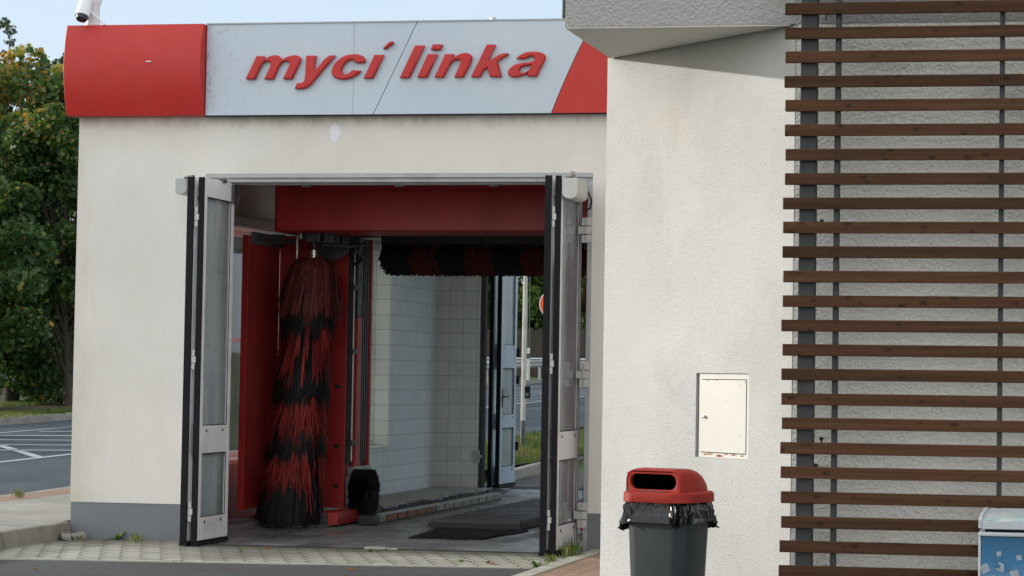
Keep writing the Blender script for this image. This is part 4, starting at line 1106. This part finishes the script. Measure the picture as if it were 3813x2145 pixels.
# ------------------------------------------------------------------ litter bin
BX, BY, BA = -2.140, 10.93, radians(-20)
bn = thing('litter_bin', 'grey litter bin with red hooded lid and black bag', 'litter bin', (BX, BY, 0))
def rrect(w, d, r, n=6):
    pts = []
    for cx, cy, a0 in ((w / 2 - r, d / 2 - r, 0), (-w / 2 + r, d / 2 - r, pi / 2), (-w / 2 + r, -d / 2 + r, pi), (w / 2 - r, -d / 2 + r, 3 * pi / 2)):
        for k in range(n + 1): a = a0 + pi / 2 * k / n; pts.append((cx + r * cos(a), cy + r * sin(a)))
    return pts
RB = Matrix.Rotation(BA, 3, 'Z')
def bw(p): q = RB @ Vector(p); return (q.x + BX, q.y + BY, q.z)
def ringz(w, d, r, z, n=6): return [bw((x, y, z)) for x, y in rrect(w, d, r, n)]
m = MB(); m.loft([ringz(.27, .245, .06, .0), ringz(.28, .255, .06, .02), ringz(.352, .318, .07, .93), ringz(.357, .322, .07, .955)]); m.build('body', 'bin_grey', bn, smooth=True)
# liner: crumpled band of bag film
rr = np.random.default_rng(5); rings = []
zs_ = [.985, .965, .94, .915, .89, .87, .856, .850, .862, .885]; gr_ = [.0, .006, .012, .016, .020, .026, .036, .040, .034, .012]
NP = 30
ph = rr.uniform(0, 2 * pi, 8); 
base = rrect(.362, .335, .08, NP)
for k, (z, g) in enumerate(zip(zs_, gr_)):
    ring = []
    for j, (x, y) in enumerate(base):
        a = j / len(base) * 2 * pi
        f = g + .010 * sin(9 * a + ph[0] + k * .5) * min(1, k / 2) + .007 * sin(23 * a + ph[1] - k * .9) + .005 * sin(47 * a + ph[2] + k * 1.7)
        L_ = sqrt(x * x + y * y)
        zz_ = z + (.012 * sin(3 * a + ph[3]) + .008 * sin(7 * a + ph[4]) + .004 * sin(19 * a)) * min(1, k / 3)
        if k >= 5: zz_ += .018 * sin(a + 2.4)
        ring.append(bw((x * (1 + f / L_) - x * .03, y * (1 + f / L_) - y * .03, zz_)))
    rings.append(ring)
m = MB(); m.loft(rings, None, False, False); m.build('bag', 'bin_bag', bn, smooth=True)
# lid: skirt + hood with a stadium opening
m = MB(); m.loft([ringz(.392, .372, .09, .972), ringz(.396, .376, .09, .975), ringz(.394, .374, .09, 1.016), ringz(.376, .356, .085, 1.025), ringz(.33, .30, .07, 1.028)], None, True, True)
lid = m.build('lid', 'bin_red', bn, smooth=True)
# hood sections along local y from front (-) to back (+)
def hoodsec(y, w, h, r, n=7):
    pts = [(-w / 2, 1.024)]
    for k in range(n + 1):
        a = pi - pi / 2 * k / n; pts.append((-w / 2 + r + r * cos(a), 1.024 + h - r + r * sin(a)))
    for k in range(n + 1):
        a = pi / 2 - pi / 2 * k / n; pts.append((w / 2 - r + r * cos(a), 1.024 + h - r + r * sin(a)))
    pts.append((w / 2, 1.024)); return [bw((x, y, z)) for x, z in pts]
secs = []
for y, w, h in ((-.155, .312, .103), (-.16, .318, .108), (-.150, .328, .114), (-.10, .332, .118), (-.05, .333, .119), (.0, .332, .116), (.05, .326, .106), (.09, .316, .090), (.13, .30, .064), (.152, .28, .034), (.162, .26, .012)):
    secs.append(hoodsec(y, w, h, min(.05, h * .8)))
m = MB(); m.loft(secs, None, False, True)
# front face ring around the stadium hole (local y=-.185)
no = 48
outer = []
w0, h0 = .312, .100
def stad(w, h, zc, n=no):
    pts = []; r = h / 2
    for k in range(n // 2 + 0): a = pi / 2 + pi * k / (n // 2 - 1); pts.append((-w / 2 + r + r * cos(a), zc + r * sin(a)))
    for k in range(n // 2): a = -pi / 2 + pi * k / (n // 2 - 1); pts.append((w / 2 - r + r * cos(a), zc + r * sin(a)))
    return pts
zc = 1.024 + .052
hole = stad(.272, .078, zc)
def outer_pt(p):
    # push hole point out to the section boundary
    cx, cz = 0, zc; dx, dz = p[0] - cx, p[1] - cz; t = 1
    best = 1e9
    for (lim, comp) in ((w0 / 2, abs(dx)), ((1.024 + h0 - zc) if dz > 0 else (zc - 1.024), abs(dz))):
        if comp > 1e-6: best = min(best, lim / comp)
    return (cx + dx * best, cz + dz * best)
ofr = [outer_pt(p) for p in hole]
m.loft([[bw((x, -.1555, z)) for x, z in ofr], [bw((x, -.1585, z)) for x, z in stad(.284, .088, zc)], [bw((x, -.156, z)) for x, z in hole], [bw((x, -.135, z)) for x, z in hole]], None, False, False)
m.build('hood', 'bin_red', lid, smooth=True)
m = MB(); m.loft([[bw((x, -.136, z)) for x, z in hole], [bw((x * .98, .03, z)) for x, z in hole]], None, False, True); m.build('opening', 'bin_inside', lid)
m = MB(); m.box(-.07, .08, -.178, -.164, 1.0265, 1.030); me_ = m
o = me_.build('ash_plate', 'steel_dark', lid)
for v in o.data.vertices: v.co = bw(v.co)
m = MB(); m.tube([bw((-.135, -.172, 1.024)), bw((-.135, -.176, 1.032))], .004, 8); m.build('rivet', 'steel_bright', lid)

# ------------------------------------------------------------------ ice freezer
fz = thing('ice_freezer', 'blue printed ice chest freezer with pale lid in front of the slats', 'freezer', (.1, 10.7, 0))
FX0, FX1, FY0, FY1 = -.532, .60, 10.40, 11.05
MB().box(FX0 + .012, FX1, FY0 + .002, FY1, .06, .868).build('body', 'ice_print', fz, bevel=.004)
MB().box(FX0, FX0 + .011, FY0, FY1, .06, .868).build('corner_trim', 'freezer_white', fz, bevel=.003)
MB().box(FX0, FX1, FY0 - .008, FY1, .8685, .888).build('rim', 'freezer_white', fz, bevel=.005)
MB().box(FX0 + .03, FX1, FY0 + .01, FY1, .8885, .897).build('gasket', 'rubber', fz)
n = 12; prof = [(FY0 - .002, .902), (FY0 - .004, .944)] + [(FY0 + .38 * (1 - cos(pi / 2 * k / n)), .945 + .020 * sin(pi / 2 * k / n)) for k in range(1, n + 1)] + [(FY1, .965), (FY1, .902)]
m = MB(); m.loft([[(x, y, z) for y, z in prof] for x in (FX0 + .016, FX1)]); ld = m.build('lid', 'lid_print', fz, smooth=True)
MB().box(FX0 + .017, FX1, FY0 - .008, FY0 - .0045, .903, .940).build('lid_front', 'freezer_white', ld, bevel=.002)
prof2 = [(y - .006 if y < FY0 + .2 else y, z + .004) for y, z in prof]
m = MB(); m.loft([[(x, y, z) for y, z in prof2] for x in (FX0 - .001, FX0 + .0155)]); m.build('end_cap', 'freezer_white', ld, smooth=True)
kk_ = 0
for (x, z, s_, a, mt_) in ((-.435, .772, .013, .05, 'ice_blue'), (-.435, .787, .011, 0, 'ice_light'), (-.50, .715, .020, .5, 'ice_light'), (-.425, .722, .019, -.45, 'ice_light'), (-.438, .727, .010, -.3, 'ice_blue'), (-.396, .722, .015, .05, 'ice_blue'), (-.36, .69, .02, .3, 'ice_light'), (-.47, .66, .022, .2, 'ice_light'), (-.40, .64, .02, -.2, 'ice_blue'), (-.34, .77, .012, .2, 'ice_light')):
    pts = [(x + s_ * (cos(a) * u - sin(a) * v), FY0 + .0005 - len(m.f) * .00012, z + s_ * (sin(a) * u + cos(a) * v)) for u, v in ((-1, -1), (1, -1), (1, 1), (-1, 1))]
    MB().add([(px_, FY0 + .0005 - kk_ * .00012, pz_) for px_, _, pz_ in pts], [(0, 1, 2, 3)], mt_).build('ice_cube_print', mt_, fz); kk_ += 1
MB().box(FX0 + .05, FX1 - .05, FY0 + .05, FY1 - .05, 0, .06).build('base', 'black_plastic', fz)

# ------------------------------------------------------------------ street things beyond
sp = thing('sign_post', 'tall weathered pale post standing in the verge behind the bay', 'post', (-10.14, 38, vergez(-10.14, 38)))
zb = vergez(-10.14, 38) - .05
MB().tube([(-10.14, 38, zb), (-10.14, 38, zb + .55)], .043, 12).build('footing', 'steel_dark', sp)
MB().tube([(-10.14, 38, zb + .55), (-10.13, 38, 5.2)], .045, 12).build('pole', 'concrete_pole', sp)
rs = thing('round_sign', 'round orange-red road sign with white rim past the rear exit', 'road sign', (-13.16, 52, 0))
sz = 3.40; zg = gnd(-13.16, 52)
c0 = Vector((-13.16, 52, sz))
m = MB(); m.tube([c0 + Vector((0, -.01, 0)), c0 + Vector((0, .01, 0))], .35, 40); m.build('sign_plate', 'white_paint', rs)
m = MB(); m.tube([c0 + Vector((0, -.016, 0)), c0 + Vector((0, -.0105, 0))], .325, 40); m.build('red_ring', 'sign_red', rs)
m = MB(); m.tube([c0 + Vector((0, -.021, 0)), c0 + Vector((0, -.0165, 0))], .19, 40); m.build('white_centre', 'white_paint', rs)
MB().tube([(-13.16, 52.04, zg), (-13.16, 52.04, 3.78)], .03, 10).build('post', 'galv', rs)
gr = thing('guard_rail', 'galvanised guard rail along the far side of the road', 'guard rail', (-22.7, 86, 1.3))
y = 62
pr_ = []
gp = lambda y: -22.75
m = MB(); ysg = [60 + 4 * i for i in range(14)]
rings = []
for y in ysg:
    z = gnd(gp(y), y) + .0; x = gp(y)
    rings.append([(x + .02, y, z + .88), (x + .09, y, z + .84), (x + .02, y, z + .78), (x + .02, y, z + .74), (x + .09, y, z + .68), (x + .02, y, z + .60), (x, y, z + .60), (x, y, z + .88)])
m.loft(rings); m.build('beam', 'galv', gr)
for y in ysg:
    z = gnd(gp(y), y); MB().box(gp(y) - .10, gp(y) - .005, y - .06, y + .06, z - .1, z + .86).build('post', 'galv', gr)
# transverse continuation seen through the exit
gr2 = thing('guard_rail', 'galvanised guard rail closing the bend beyond the rear exit', 'guard rail', (-21, 92, 1.4))
m = MB(); rings = []
for k in range(9):
    x = -26 + k * 1.6; y = 90.5 + .12 * (x + 22) ** 1 * .3; z = gnd(x, y)
    rings.append([(x, y - .02, z + .95), (x, y - .09, z + .90), (x, y - .02, z + .84), (x, y - .02, z + .78), (x, y - .09, z + .70), (x, y - .02, z + .62), (x, y, z + .62), (x, y, z + .95)])
m.loft(rings); m.build('beam', 'galv', gr2)
for k in range(5):
    x = -26 + k * 3.2; y = 90.5 + .036 * (x + 22); z = gnd(x, y); MB().box(x - .06, x + .06, y + .005, y + .1, z - .1, z + .9).build('post', 'galv', gr2)
fe = thing('board_fence', 'dark weathered board fence behind the guard rail', 'fence', (-22, 96, 1.5))
m = MB(); x = -34
while x < -10:
    z = gnd(x, 96); h = 2.15 + .12 * random.random(); m.box(x, x + .19, 96 + .02 * random.random(), 96.06, z - .1, z + h); x += .2
m.build('boards', 'dark_wood', fe)
m = MB()
for k in range(9): x = -34 + 3 * k; z = gnd(x, 96); m.box(x, x + .12, 96.07, 96.2, z - .1, z + 2.2)
m.build('fence_posts', 'dark_wood', fe)
mp = thing('marker_post', 'white delineator with black band beyond the bay exit', 'delineator', (-22.2, 84, 1.3))
zg = gnd(-22.25, 84)
MB().box(-22.32, -22.18, 83.95, 84.03, zg, zg + 1.42).build('shaft', 'white_paint', mp)
MB().box(-22.33, -22.17, 83.94, 84.04, zg + 1.0, zg + 1.2).build('band', 'black_plastic', mp)
# light rail fence far left under the trees
lf = thing('picket_fence', 'low pale railing under the trees at the left edge', 'fence', (-29, 56, .8))
zg = gnd(-29, 56)
m = MB(); m.box(-33, -28.85, 56, 56.3, zg - .1, zg + .12); m.build('base_wall', 'kerb_conc', lf)
m = MB()
for k in range(28): m.box(-33 + k * .15, -32.97 + k * .15, 56.1, 56.13, zg + .12, zg + 1.0)
m.box(-33, -28.9, 56.1, 56.13, zg + 1.0, zg + 1.05); m.build('pickets', 'kerb_conc', lf)
# container outside the side window
ct = thing('waste_container', 'blue-grey container with red lid glimpsed through the side window', 'container', (-10.4, 25.2, .16))
MB().add([(x_, y_, z_) for z_, e in ((.22, .0), (1.14, .06)) for x_, y_ in ((-10.65 - e, 24.6 - e), (-10.2 + e, 24.6 - e), (-10.2 + e, 25.7 + e), (-10.65 - e, 25.7 + e))],
         [(0, 3, 2, 1), (4, 5, 6, 7), (0, 1, 5, 4), (1, 2, 6, 5), (2, 3, 7, 6), (3, 0, 4, 7)]).build('body', 'container_blue', ct, bevel=.02)
MB().box(-10.74, -10.11, 24.5, 25.8, 1.145, 1.40).build('lid', 'bin_red', ct, bevel=.05, seg=3)
m = MB()
for (a, b_) in ((-10.6, 24.7), (-10.25, 24.7), (-10.6, 25.6), (-10.25, 25.6)): m.tube([(a - .02, b_, .22), (a + .02, b_, .22)], .055, 12)
m.build('wheel', 'rubber', ct)

# ------------------------------------------------------------------ vegetation
def leaf_cloud(centers, radii, n, size, tintf, flat=.75, seed=1):
    rng = np.random.default_rng(seed)
    w_ = np.array([r ** 2 for r in radii]); w_ = w_ / w_.sum()
    k = rng.choice(len(centers), n, p=w_)
    C_ = np.array(centers)[k]; R_ = np.array(radii)[k]
    d = rng.normal(0, 1, (n, 3)); d /= np.linalg.norm(d, axis=1, keepdims=True)
    rad = R_ * rng.uniform(.25, 1, n) ** .5
    P = C_ + d * rad[:, None] * np.array([1, 1, flat])
    a = rng.normal(0, 1, (n, 3)) + np.array([0, 0, .6]); a /= np.linalg.norm(a, axis=1, keepdims=True)   # normals
    t1 = np.cross(a, rng.normal(0, 1, (n, 3))); t1 /= np.linalg.norm(t1, axis=1, keepdims=True); t2 = np.cross(a, t1)
    s = size * rng.uniform(.6, 1.25, n)
    # kite shaped leaf, slightly folded: 4 corners
    V = np.stack([P - t1 * (s * .5)[:, None], P + t2 * (s * .42)[:, None] + a * (s * .12)[:, None], P + t1 * (s * .55)[:, None], P - t2 * (s * .42)[:, None] + a * (s * .12)[:, None]], 1)
    F = np.arange(n * 4).reshape(n, 4)
    return V.reshape(-1, 3), F, tintf(P, rng, n)
def crown_clusters(base, h, r, n, rng, low=.18, shape=1.0):
    cs = []; rs_ = []
    for i in range(n):
        t = rng.uniform(low, 1.0); rr2 = r * (sin(pi * clampf((t - low * .5) / (1.05 - low * .5), 0, 1)) ** .6) * shape
        a = rng.uniform(0, 2 * pi); q = rr2 * rng.uniform(.35, 1) ** .6
        cs.append((base[0] + q * cos(a), base[1] + q * sin(a), base[2] + h * t - .3)); rs_.append(rng.uniform(.45, .95) * r * .26)
    return cs, rs_
def tree(base, h, r, n, size, mat, label, tintf, seed, ncl=60, low=.18, tr=.14, cat='tree', name='tree', group=None, lean=0):
    rng = random.Random(seed); root = thing(name, label, cat, base, group)
    cs, rs_ = crown_clusters(base, h, r, ncl, rng, low)
    m = MB(); top = (base[0] + lean, base[1], base[2] + h * .8)
    path = [(base[0] + lean * t * t + .08 * sin(5 * t + seed), base[1] + .08 * cos(4 * t), base[2] - .1 + h * .8 * t) for t in (0, .06, .2, .4, .6, .8, 1)]
    m.tube(path, [tr * 1.35, tr * 1.05, tr * .95, tr * .75, tr * .55, tr * .35, tr * .12], 10)
    for c, r2 in zip(cs[::2], rs_[::2]):
        t = clampf((c[2] - base[2]) / h * .72, .12, .9); k = t * 6; i = min(5, int(k)); p = Vector(path[i]).lerp(Vector(path[i + 1]), k - i)
        c = Vector(c); mid = p.lerp(c, .5) + Vector((0, 0, .2)); m.tube([p, mid, c], [tr * .3, tr * .18, tr * .06], 5, caps=False)
    m.build('trunk', 'bark', root, smooth=True)
    V, F, T = leaf_cloud(cs, rs_, n, size, tintf, .8, seed)
    link('crown', arr_mesh('crown', V, F, T, [mat]), root)
    return root
def t_maple(zlo, zhi):
    def f(P, rng, n):
        z = (P[:, 2] - zlo) / (zhi - zlo)
        g = np.sin(P[:, 0] * 1.9 + 1) * np.cos(P[:, 2] * 1.6 + P[:, 1]) * .5 + .5
        v = rng.uniform(0, .5, n) + np.clip(z - .60, 0, 1) * 2.6 * g + np.where(rng.uniform(0, 1, n) < .05, .4, 0)
        return np.clip(v, 0, 1)
    return f
def t_uni(a=0, b_=1): return lambda P, rng, n: np.clip(rng.uniform(a, b_, n), 0, 1)
gz = lambda x, y: gnd(x, y)
tree((-27.5, 52.2, gz(-27.5, 52.2)), 9.3, 3.3, 42000, .16, 'maple_leaves', 'large maple turning yellow at its top beside the road', t_maple(2, 10.6), 3, 120, .10, .2)
tree((-25.45, 51.0, gz(-25.45, 51)), 7.7, 2.2, 30000, .14, 'maple_leaves', 'slim dark green roadside tree with bare trunk next to the facade edge', t_maple(-3, 12), 8, 80, .33, .105)
tree((-27.4, 47.4, gz(-27.4, 47.4)), 6.6, 2.9, 22000, .16, 'maple_leaves', 'low broad maple with orange-tinted leaves at the left picture edge', t_maple(-1, 10), 21, 80, .16, .13)
tree((-41.9, 78, gz(-41.9, 78)), 14.0, 1.5, 4200, .15, 'dark_leaves', 'tall thin bluish tree poking up far behind the maple', t_uni(), 5, 60, .3, .16)
tree((-40.9, 80, gz(-40.9, 80)), 12.6, 1.5, 8000, .2, 'dark_leaves', 'far dark tree in the gap beside the red sign box', t_uni(), 6, 60, .3, .16)
tree((-38.5, 77, gz(-38.5, 77)), 12.6, 1.6, 9000, .2, 'dark_leaves', 'distant bluish tree just touching the red sign box', t_uni(), 16, 60, .3, .16)
for k, (x, y, h, r, lab) in enumerate(((-31.5, 60, 3.2, 2.4, 'dense dark shrub behind the pale railing'), (-28.6, 60.5, 4.2, 2.4, 'tall dark shrub behind the maple trunk'), (-26.2, 60, 3.6, 2.2, 'dark green shrub seen behind the bare roadside trunk'), (-33.5, 63, 6.5, 3, 'high dark bush at the far left behind the shrubs'), (-30.5, 66, 8.0, 3.4, 'tall background bush filling the gap below the crowns'))):
    tree((x, y, gz(x, y)), h * 1.25, r * 1.1, 18000, .15, 'green_leaves', lab, t_uni(0, .9), 30 + k, 60, .02, .06, 'shrub', 'shrub')
tree((-26.0, 52.6, gz(-26, 52.6)), 1.9, 1.1, 2400, .12, 'bright_leaves', 'low yellow-green bush at the foot of the roadside tree', t_uni(0, 1), 44, 18, .2, .03, 'shrub', 'shrub')
for k, (x, y, h, r, mt_, lab) in enumerate(((-28.6, 99, 9.5, 3.2, 'green_leaves', 'dark tree behind the board fence left of the pale post'), (-26.0, 100, 9.0, 3.4, 'bright_leaves', 'bright green tree behind the board fence past the exit'), (-23.2, 99, 9.5, 3.2, 'green_leaves', 'dark tree behind the board fence near the round sign'), (-31.5, 103, 10, 3.4, 'green_leaves', 'far tree at the left end of the board fence'), (-19, 101, 10, 3.4, 'green_leaves', 'far tree at the right end of the board fence'), (-27.0, 106, 12, 4.4, 'green_leaves', 'tallest background tree beyond the fence'))):
    tree((x, y, gz(x, y)), h, r, 20000, .22, mt_, lab, t_uni(), 60 + k, 70, .03, .15)
for k, (x, y, h, r, lab) in enumerate(((-29.0, 97.8, 3.9, 2.2, 'leafy bush topping the board fence left of the pale post'), (-26.4, 98, 4.3, 2.2, 'bright bush topping the board fence behind the pale post'), (-24.0, 97.8, 4.1, 2.2, 'leafy bush topping the board fence near the round sign'))):
    tree((x, y, gz(x, y)), h, r, 14000, .2, 'bright_leaves' if k == 1 else 'green_leaves', lab, t_uni(), 90 + k, 60, .1, .06, 'shrub', 'shrub')
# roadside row left of the picture
for k, (x, y, h) in enumerate(((-28, 42, 7), (-30, 35, 6.4))):
    tree((x, y, gz(x, y)), h, 2.9, 9000, .2, 'maple_leaves', ['leafy maple across the road glimpsed through the side window', 'second leafy maple across the road further left', 'third leafy maple across the road out to the left', 'last leafy maple of the row out to the left'][k], t_maple(-2, 12), 80 + k, 44, .12, .15)
# grass blades
def blades(regions, n, zf, hgt, seed, name, label):
    rng = np.random.default_rng(seed); Vs = []; Ts = []
    P = []
    for (x0, x1, y0, y1, share) in regions:
        m_ = int(n * share); P.append(np.stack([rng.uniform(x0, x1, m_), rng.uniform(y0, y1, m_)], 1))
    P = np.concatenate(P); m_ = len(P); z = np.array([zf(a, b_) for a, b_ in P])
    th = rng.uniform(0, pi, m_); w_ = rng.uniform(.004, .009, m_) * (hgt / .08); h = rng.uniform(.4, 1.3, m_) * hgt
    dx, dy = np.cos(th) * w_, np.sin(th) * w_; lx, ly = rng.normal(0, .4, m_) * h, rng.normal(0, .4, m_) * h
    V = np.stack([np.stack([P[:, 0] - dx, P[:, 1] - dy, z], 1), np.stack([P[:, 0] + dx, P[:, 1] + dy, z], 1), np.stack([P[:, 0] + lx + dx * .3, P[:, 1] + ly + dy * .3, z + h], 1), np.stack([P[:, 0] + lx - dx * .3, P[:, 1] + ly - dy * .3, z + h], 1)], 1)
    g = np.sin(P[:, 0] * 2.1) * np.cos(P[:, 1] * 1.3) * .3
    link(name, arr_mesh(name, V.reshape(-1, 3), np.arange(m_ * 4).reshape(m_, 4), np.clip(rng.uniform(0, .75, m_) + g, 0, 1), ['grass_blades']), kind='stuff', label=label, category='grass')
blades([(-10.8, -9.26, 31.8, 44, 1.)], 16000, lambda x, y: vergez(x, y) - .01, .09, 3, 'grass', 'short green and straw-coloured verge grass beyond the bay exit')
blades([(-24.5, -22.0, 38, 56, .75), (-27.5, -26.2, 48, 56, .25)], 34000, lambda x, y: gnd(x, y), .11, 4, 'grass', 'green grass strip across the road under the trees')
# weeds and tufts
def weed(loc, kind, label, s=.1, n=9, seed=1, name='weed'):
    rng = random.Random(seed); V = []; F = []; T = []
    if kind != 'rosette': n = int(n * 2.2)
    for i in range(n):
        a = rng.uniform(0, 2 * pi) ; L_ = s * rng.uniform(.6, 1.2); w_ = L_ * .20 if kind == 'rosette' else .0028 + L_ * .006; el = rng.uniform(.3, 1.1) if kind == 'rosette' else rng.uniform(.9, 1.5)
        d = Vector((cos(a) * cos(el), sin(a) * cos(el), sin(el))); sd = Vector((-sin(a), cos(a), 0)) * w_
        p0 = Vector(loc) + Vector((rng.uniform(-1, 1), rng.uniform(-1, 1), 0)) * s * (.1 if kind == 'rosette' else .45); p1 = p0 + d * L_ * .5; p2 = p0 + d * L_ + Vector((0, 0, -L_ * .22))
        o = len(V); V += [p0 - sd * .2, p0 + sd * .2, p1 + sd, p1 - sd, p2 + sd * .25, p2 - sd * .25]; F += [(o, o + 1, o + 2, o + 3), (o + 3, o + 2, o + 4, o + 5)]; t = rng.random(); T += [t, t]
    me = arr_mesh(name, [tuple(v) for v in V], F, T, ['weed_leaves' if kind == 'rosette' else 'grass_blades']); return link(name, me, None, label=label, cat='weed', group='weeds in the paving joints')
weed((-9.17, 19.53, 0), 'rosette', 'broad leaved dark green weed against the grey plinth', .13, 10, 1)
weed((-10.22, 18.9, .16), 'rosette', 'broad leaved green weed on the raised sidewalk by the kerb', .17, 14, 2)
weed((-8.83, 19.2, 0), 'tuft', 'pale straw tuft in the paving before the plinth', .10, 16, 3)
weed((-8.95, 19.46, 0), 'tuft', 'brownish tuft at the plinth foot near the left door', .10, 14, 4)
weed((-9.45, 19.3, 0), 'tuft', 'thin tuft between loose stone and plinth', .08, 10, 15)
weed((-12.05, 25.2, .17), 'tuft', 'tall green tuft where the sidewalk meets the facade edge', .26, 60, 5)
weed((-11.95, 22.9, .16), 'tuft', 'dry low tuft at the sidewalk border', .14, 30, 6)
weed((-11.95, 22.0, .16), 'tuft', 'small dark tuft at the sidewalk border further left', .10, 20, 7)
for k, (x, y, s_) in enumerate(((-4.66, 19.2, .20), (-4.60, 19.0, .16), (-4.55, 18.75, .15), (-4.64, 18.45, .11), (-4.57, 18.1, .12), (-4.6, 17.75, .11))):
    weed((x, y, .0), 'tuft' if k % 2 == 0 else 'rosette', ['tall stringy weed at the foot of the right door', 'leafy weed beside the right door foot', 'bushy tuft on the edging by the brick path', 'small sprig on the edging strip', 'green tuft midway along the edging strip', 'low leafy weed at the front end of the edging strip'][k], s_, 22 if k < 3 else 12, 30 + k)
weed((-7.55, 18.6, 0), 'rosette', 'tiny seedling in the paving right of the left door', .05, 6, 41)
weed((-6.45, 18.9, 0), 'rosette', 'tiny green seedling near the drain channel', .06, 6, 42)
weed((-5.35, 18.1, 0), 'rosette', 'tiny sprig in the paving left of the right door', .06, 8, 43)
def fallen(loc, label, s, seed):
    rng = random.Random(seed); pts = []; a0 = rng.uniform(0, 6)
    for k in range(10):
        a = a0 + 2 * pi * k / 10; r_ = s * (1 if k % 2 == 0 else .6) * rng.uniform(.8, 1.1); pts.append((loc[0] + r_ * cos(a), loc[1] + r_ * sin(a), loc[2] + .004 + abs(rng.gauss(0, .012))))
    V = [tuple(loc[:2]) + (loc[2] + .006,)] + pts; F = [(0, 1 + k, 1 + (k + 1) % 10, 1 + (k + 2) % 10) for k in range(0, 10, 2)]
    link('fallen_leaf', arr_mesh('fallen_leaf', V, F, [rng.random()] * 5, ['autumn_leaf']), None, label=label, cat='leaf', group='fallen leaves on the forecourt')
fallen((-8.41, 16.44, -.006), 'reddish fallen leaf on the asphalt at lower left', .035, 1)
fallen((-6.95, 16.9, -.006), 'fallen leaf on the asphalt below the left door', .028, 2)
fallen((-7.42, 18.9, 0), 'orange fallen leaf on the paving right of the left door', .04, 3)
fallen((-6.0, 17.1, -.006), 'pale fallen leaf on the asphalt near the middle', .028, 4)
fallen((-5.05, 17.95, 0), 'orange-brown fallen leaf on the paving near the right door', .05, 5)
ls = MB()
for (x, y, a) in ((-9.66, 19.42, .3), (-9.50, 19.40, .9), (-9.57, 19.3, 2.0)): ls.obox((x, y, .035), (.065 * cos(a), .065 * sin(a), .010), (-.045 * sin(a), .045 * cos(a), .012), (-.004, -.004, .022))
ls.build('broken_paver', 'kerb_conc', bevel=.006, label='broken grey paver pieces heaped at the building corner', cat='rubble')
lt = MB(); lt.obox((-21.2, 43.6, rdz(-21.2, 43.6) + .05), (.22, .05, 0), (-.03, .10, 0), (0, 0, .05))
lt.build('litter_scrap', 'white_paint', bevel=.03, label='crumpled pale litter in the far gutter', cat='litter')

settle()
# ------------------------------------------------------------------ light
world = bpy.data.worlds.new('World'); SC.world = world; world.use_nodes = True
t = world.node_tree; t.nodes.clear(); b = NB(t)
SUN_DIR = Vector((1, -.05, -.235)).normalized()   # direction of travel
elev = math.asin(-SUN_DIR.z); src = -SUN_DIR
sky = b.n('ShaderNodeTexSky'); sky.sky_type = 'NISHITA'; sky.sun_disc = False
sky.sun_elevation = elev; sky.sun_rotation = math.atan2(src.x, src.y)
sky.air_density = 1.0; sky.dust_density = 1.2; sky.ozone_density = 1.5
# thin high cloud veil, with added unseen brightness behind the camera to lift the facade
c = b.n('ShaderNodeTexCoord').outputs['Generated']
cl = b.ramp(b.noise(b.mapping(c, (1, 1, 3.2)), 2.2, 7, .55, .4), [(.36, .55), (.68, .95)])
cy = b.sep(c)[1]
rear_boost = b.ramp(b.math('MULTIPLY_ADD', cy, -.8, .55), [(.0, 0.), (1., 1.)])
vcol = b.mix(rear_boost, (3.75, 4.5, 5.35), (10.5, 10.6, 10.6))
veil = b.mix(cl, sky.outputs[0], vcol)
bg = b.n('ShaderNodeBackground'); bg.inputs['Strength'].default_value = .095
out = b.n('ShaderNodeOutputWorld'); b.l(veil, bg.inputs[0]); b.l(bg.outputs[0], out.inputs[0])
sl = bpy.data.lights.new('sun', 'SUN'); sl.energy = 2.0; sl.angle = radians(.8); sl.color = (1, .955, .87)
so = bpy.data.objects.new('sun', sl); COL.objects.link(so); so.rotation_euler = SUN_DIR.to_track_quat('-Z', 'Y').to_euler(); so.location = (-30, 0, 20)

# ------------------------------------------------------------------ camera
cd = bpy.data.cameras.new('camera'); co = bpy.data.objects.new('camera', cd); COL.objects.link(co)
cd.sensor_width = 36; cd.lens = 36 * 5450 / 2576
cd.shift_x = -(1900 - 1288) / 2576; cd.shift_y = (745 - 724.5) / 2576
cd.clip_end = 2000; cd.clip_start = .05
co.matrix_world = Matrix.Translation((0, 0, 1.6)) @ Matrix.Rotation(YAW, 4, 'Z') @ Matrix.Rotation(pi / 2 + atan(.0385), 4, 'X') @ Matrix.Rotation(.0125, 4, 'Z')
SC.camera = co
SC.view_settings.view_transform = 'Standard'; SC.view_settings.look = 'None'; SC.view_settings.exposure = 1.0; SC.view_settings.gamma = 1
try:
    SC.cycles.use_denoising = True; SC.cycles.max_bounces = 10; SC.cycles.diffuse_bounces = 5; SC.cycles.transparent_max_bounces = 24
except Exception: pass
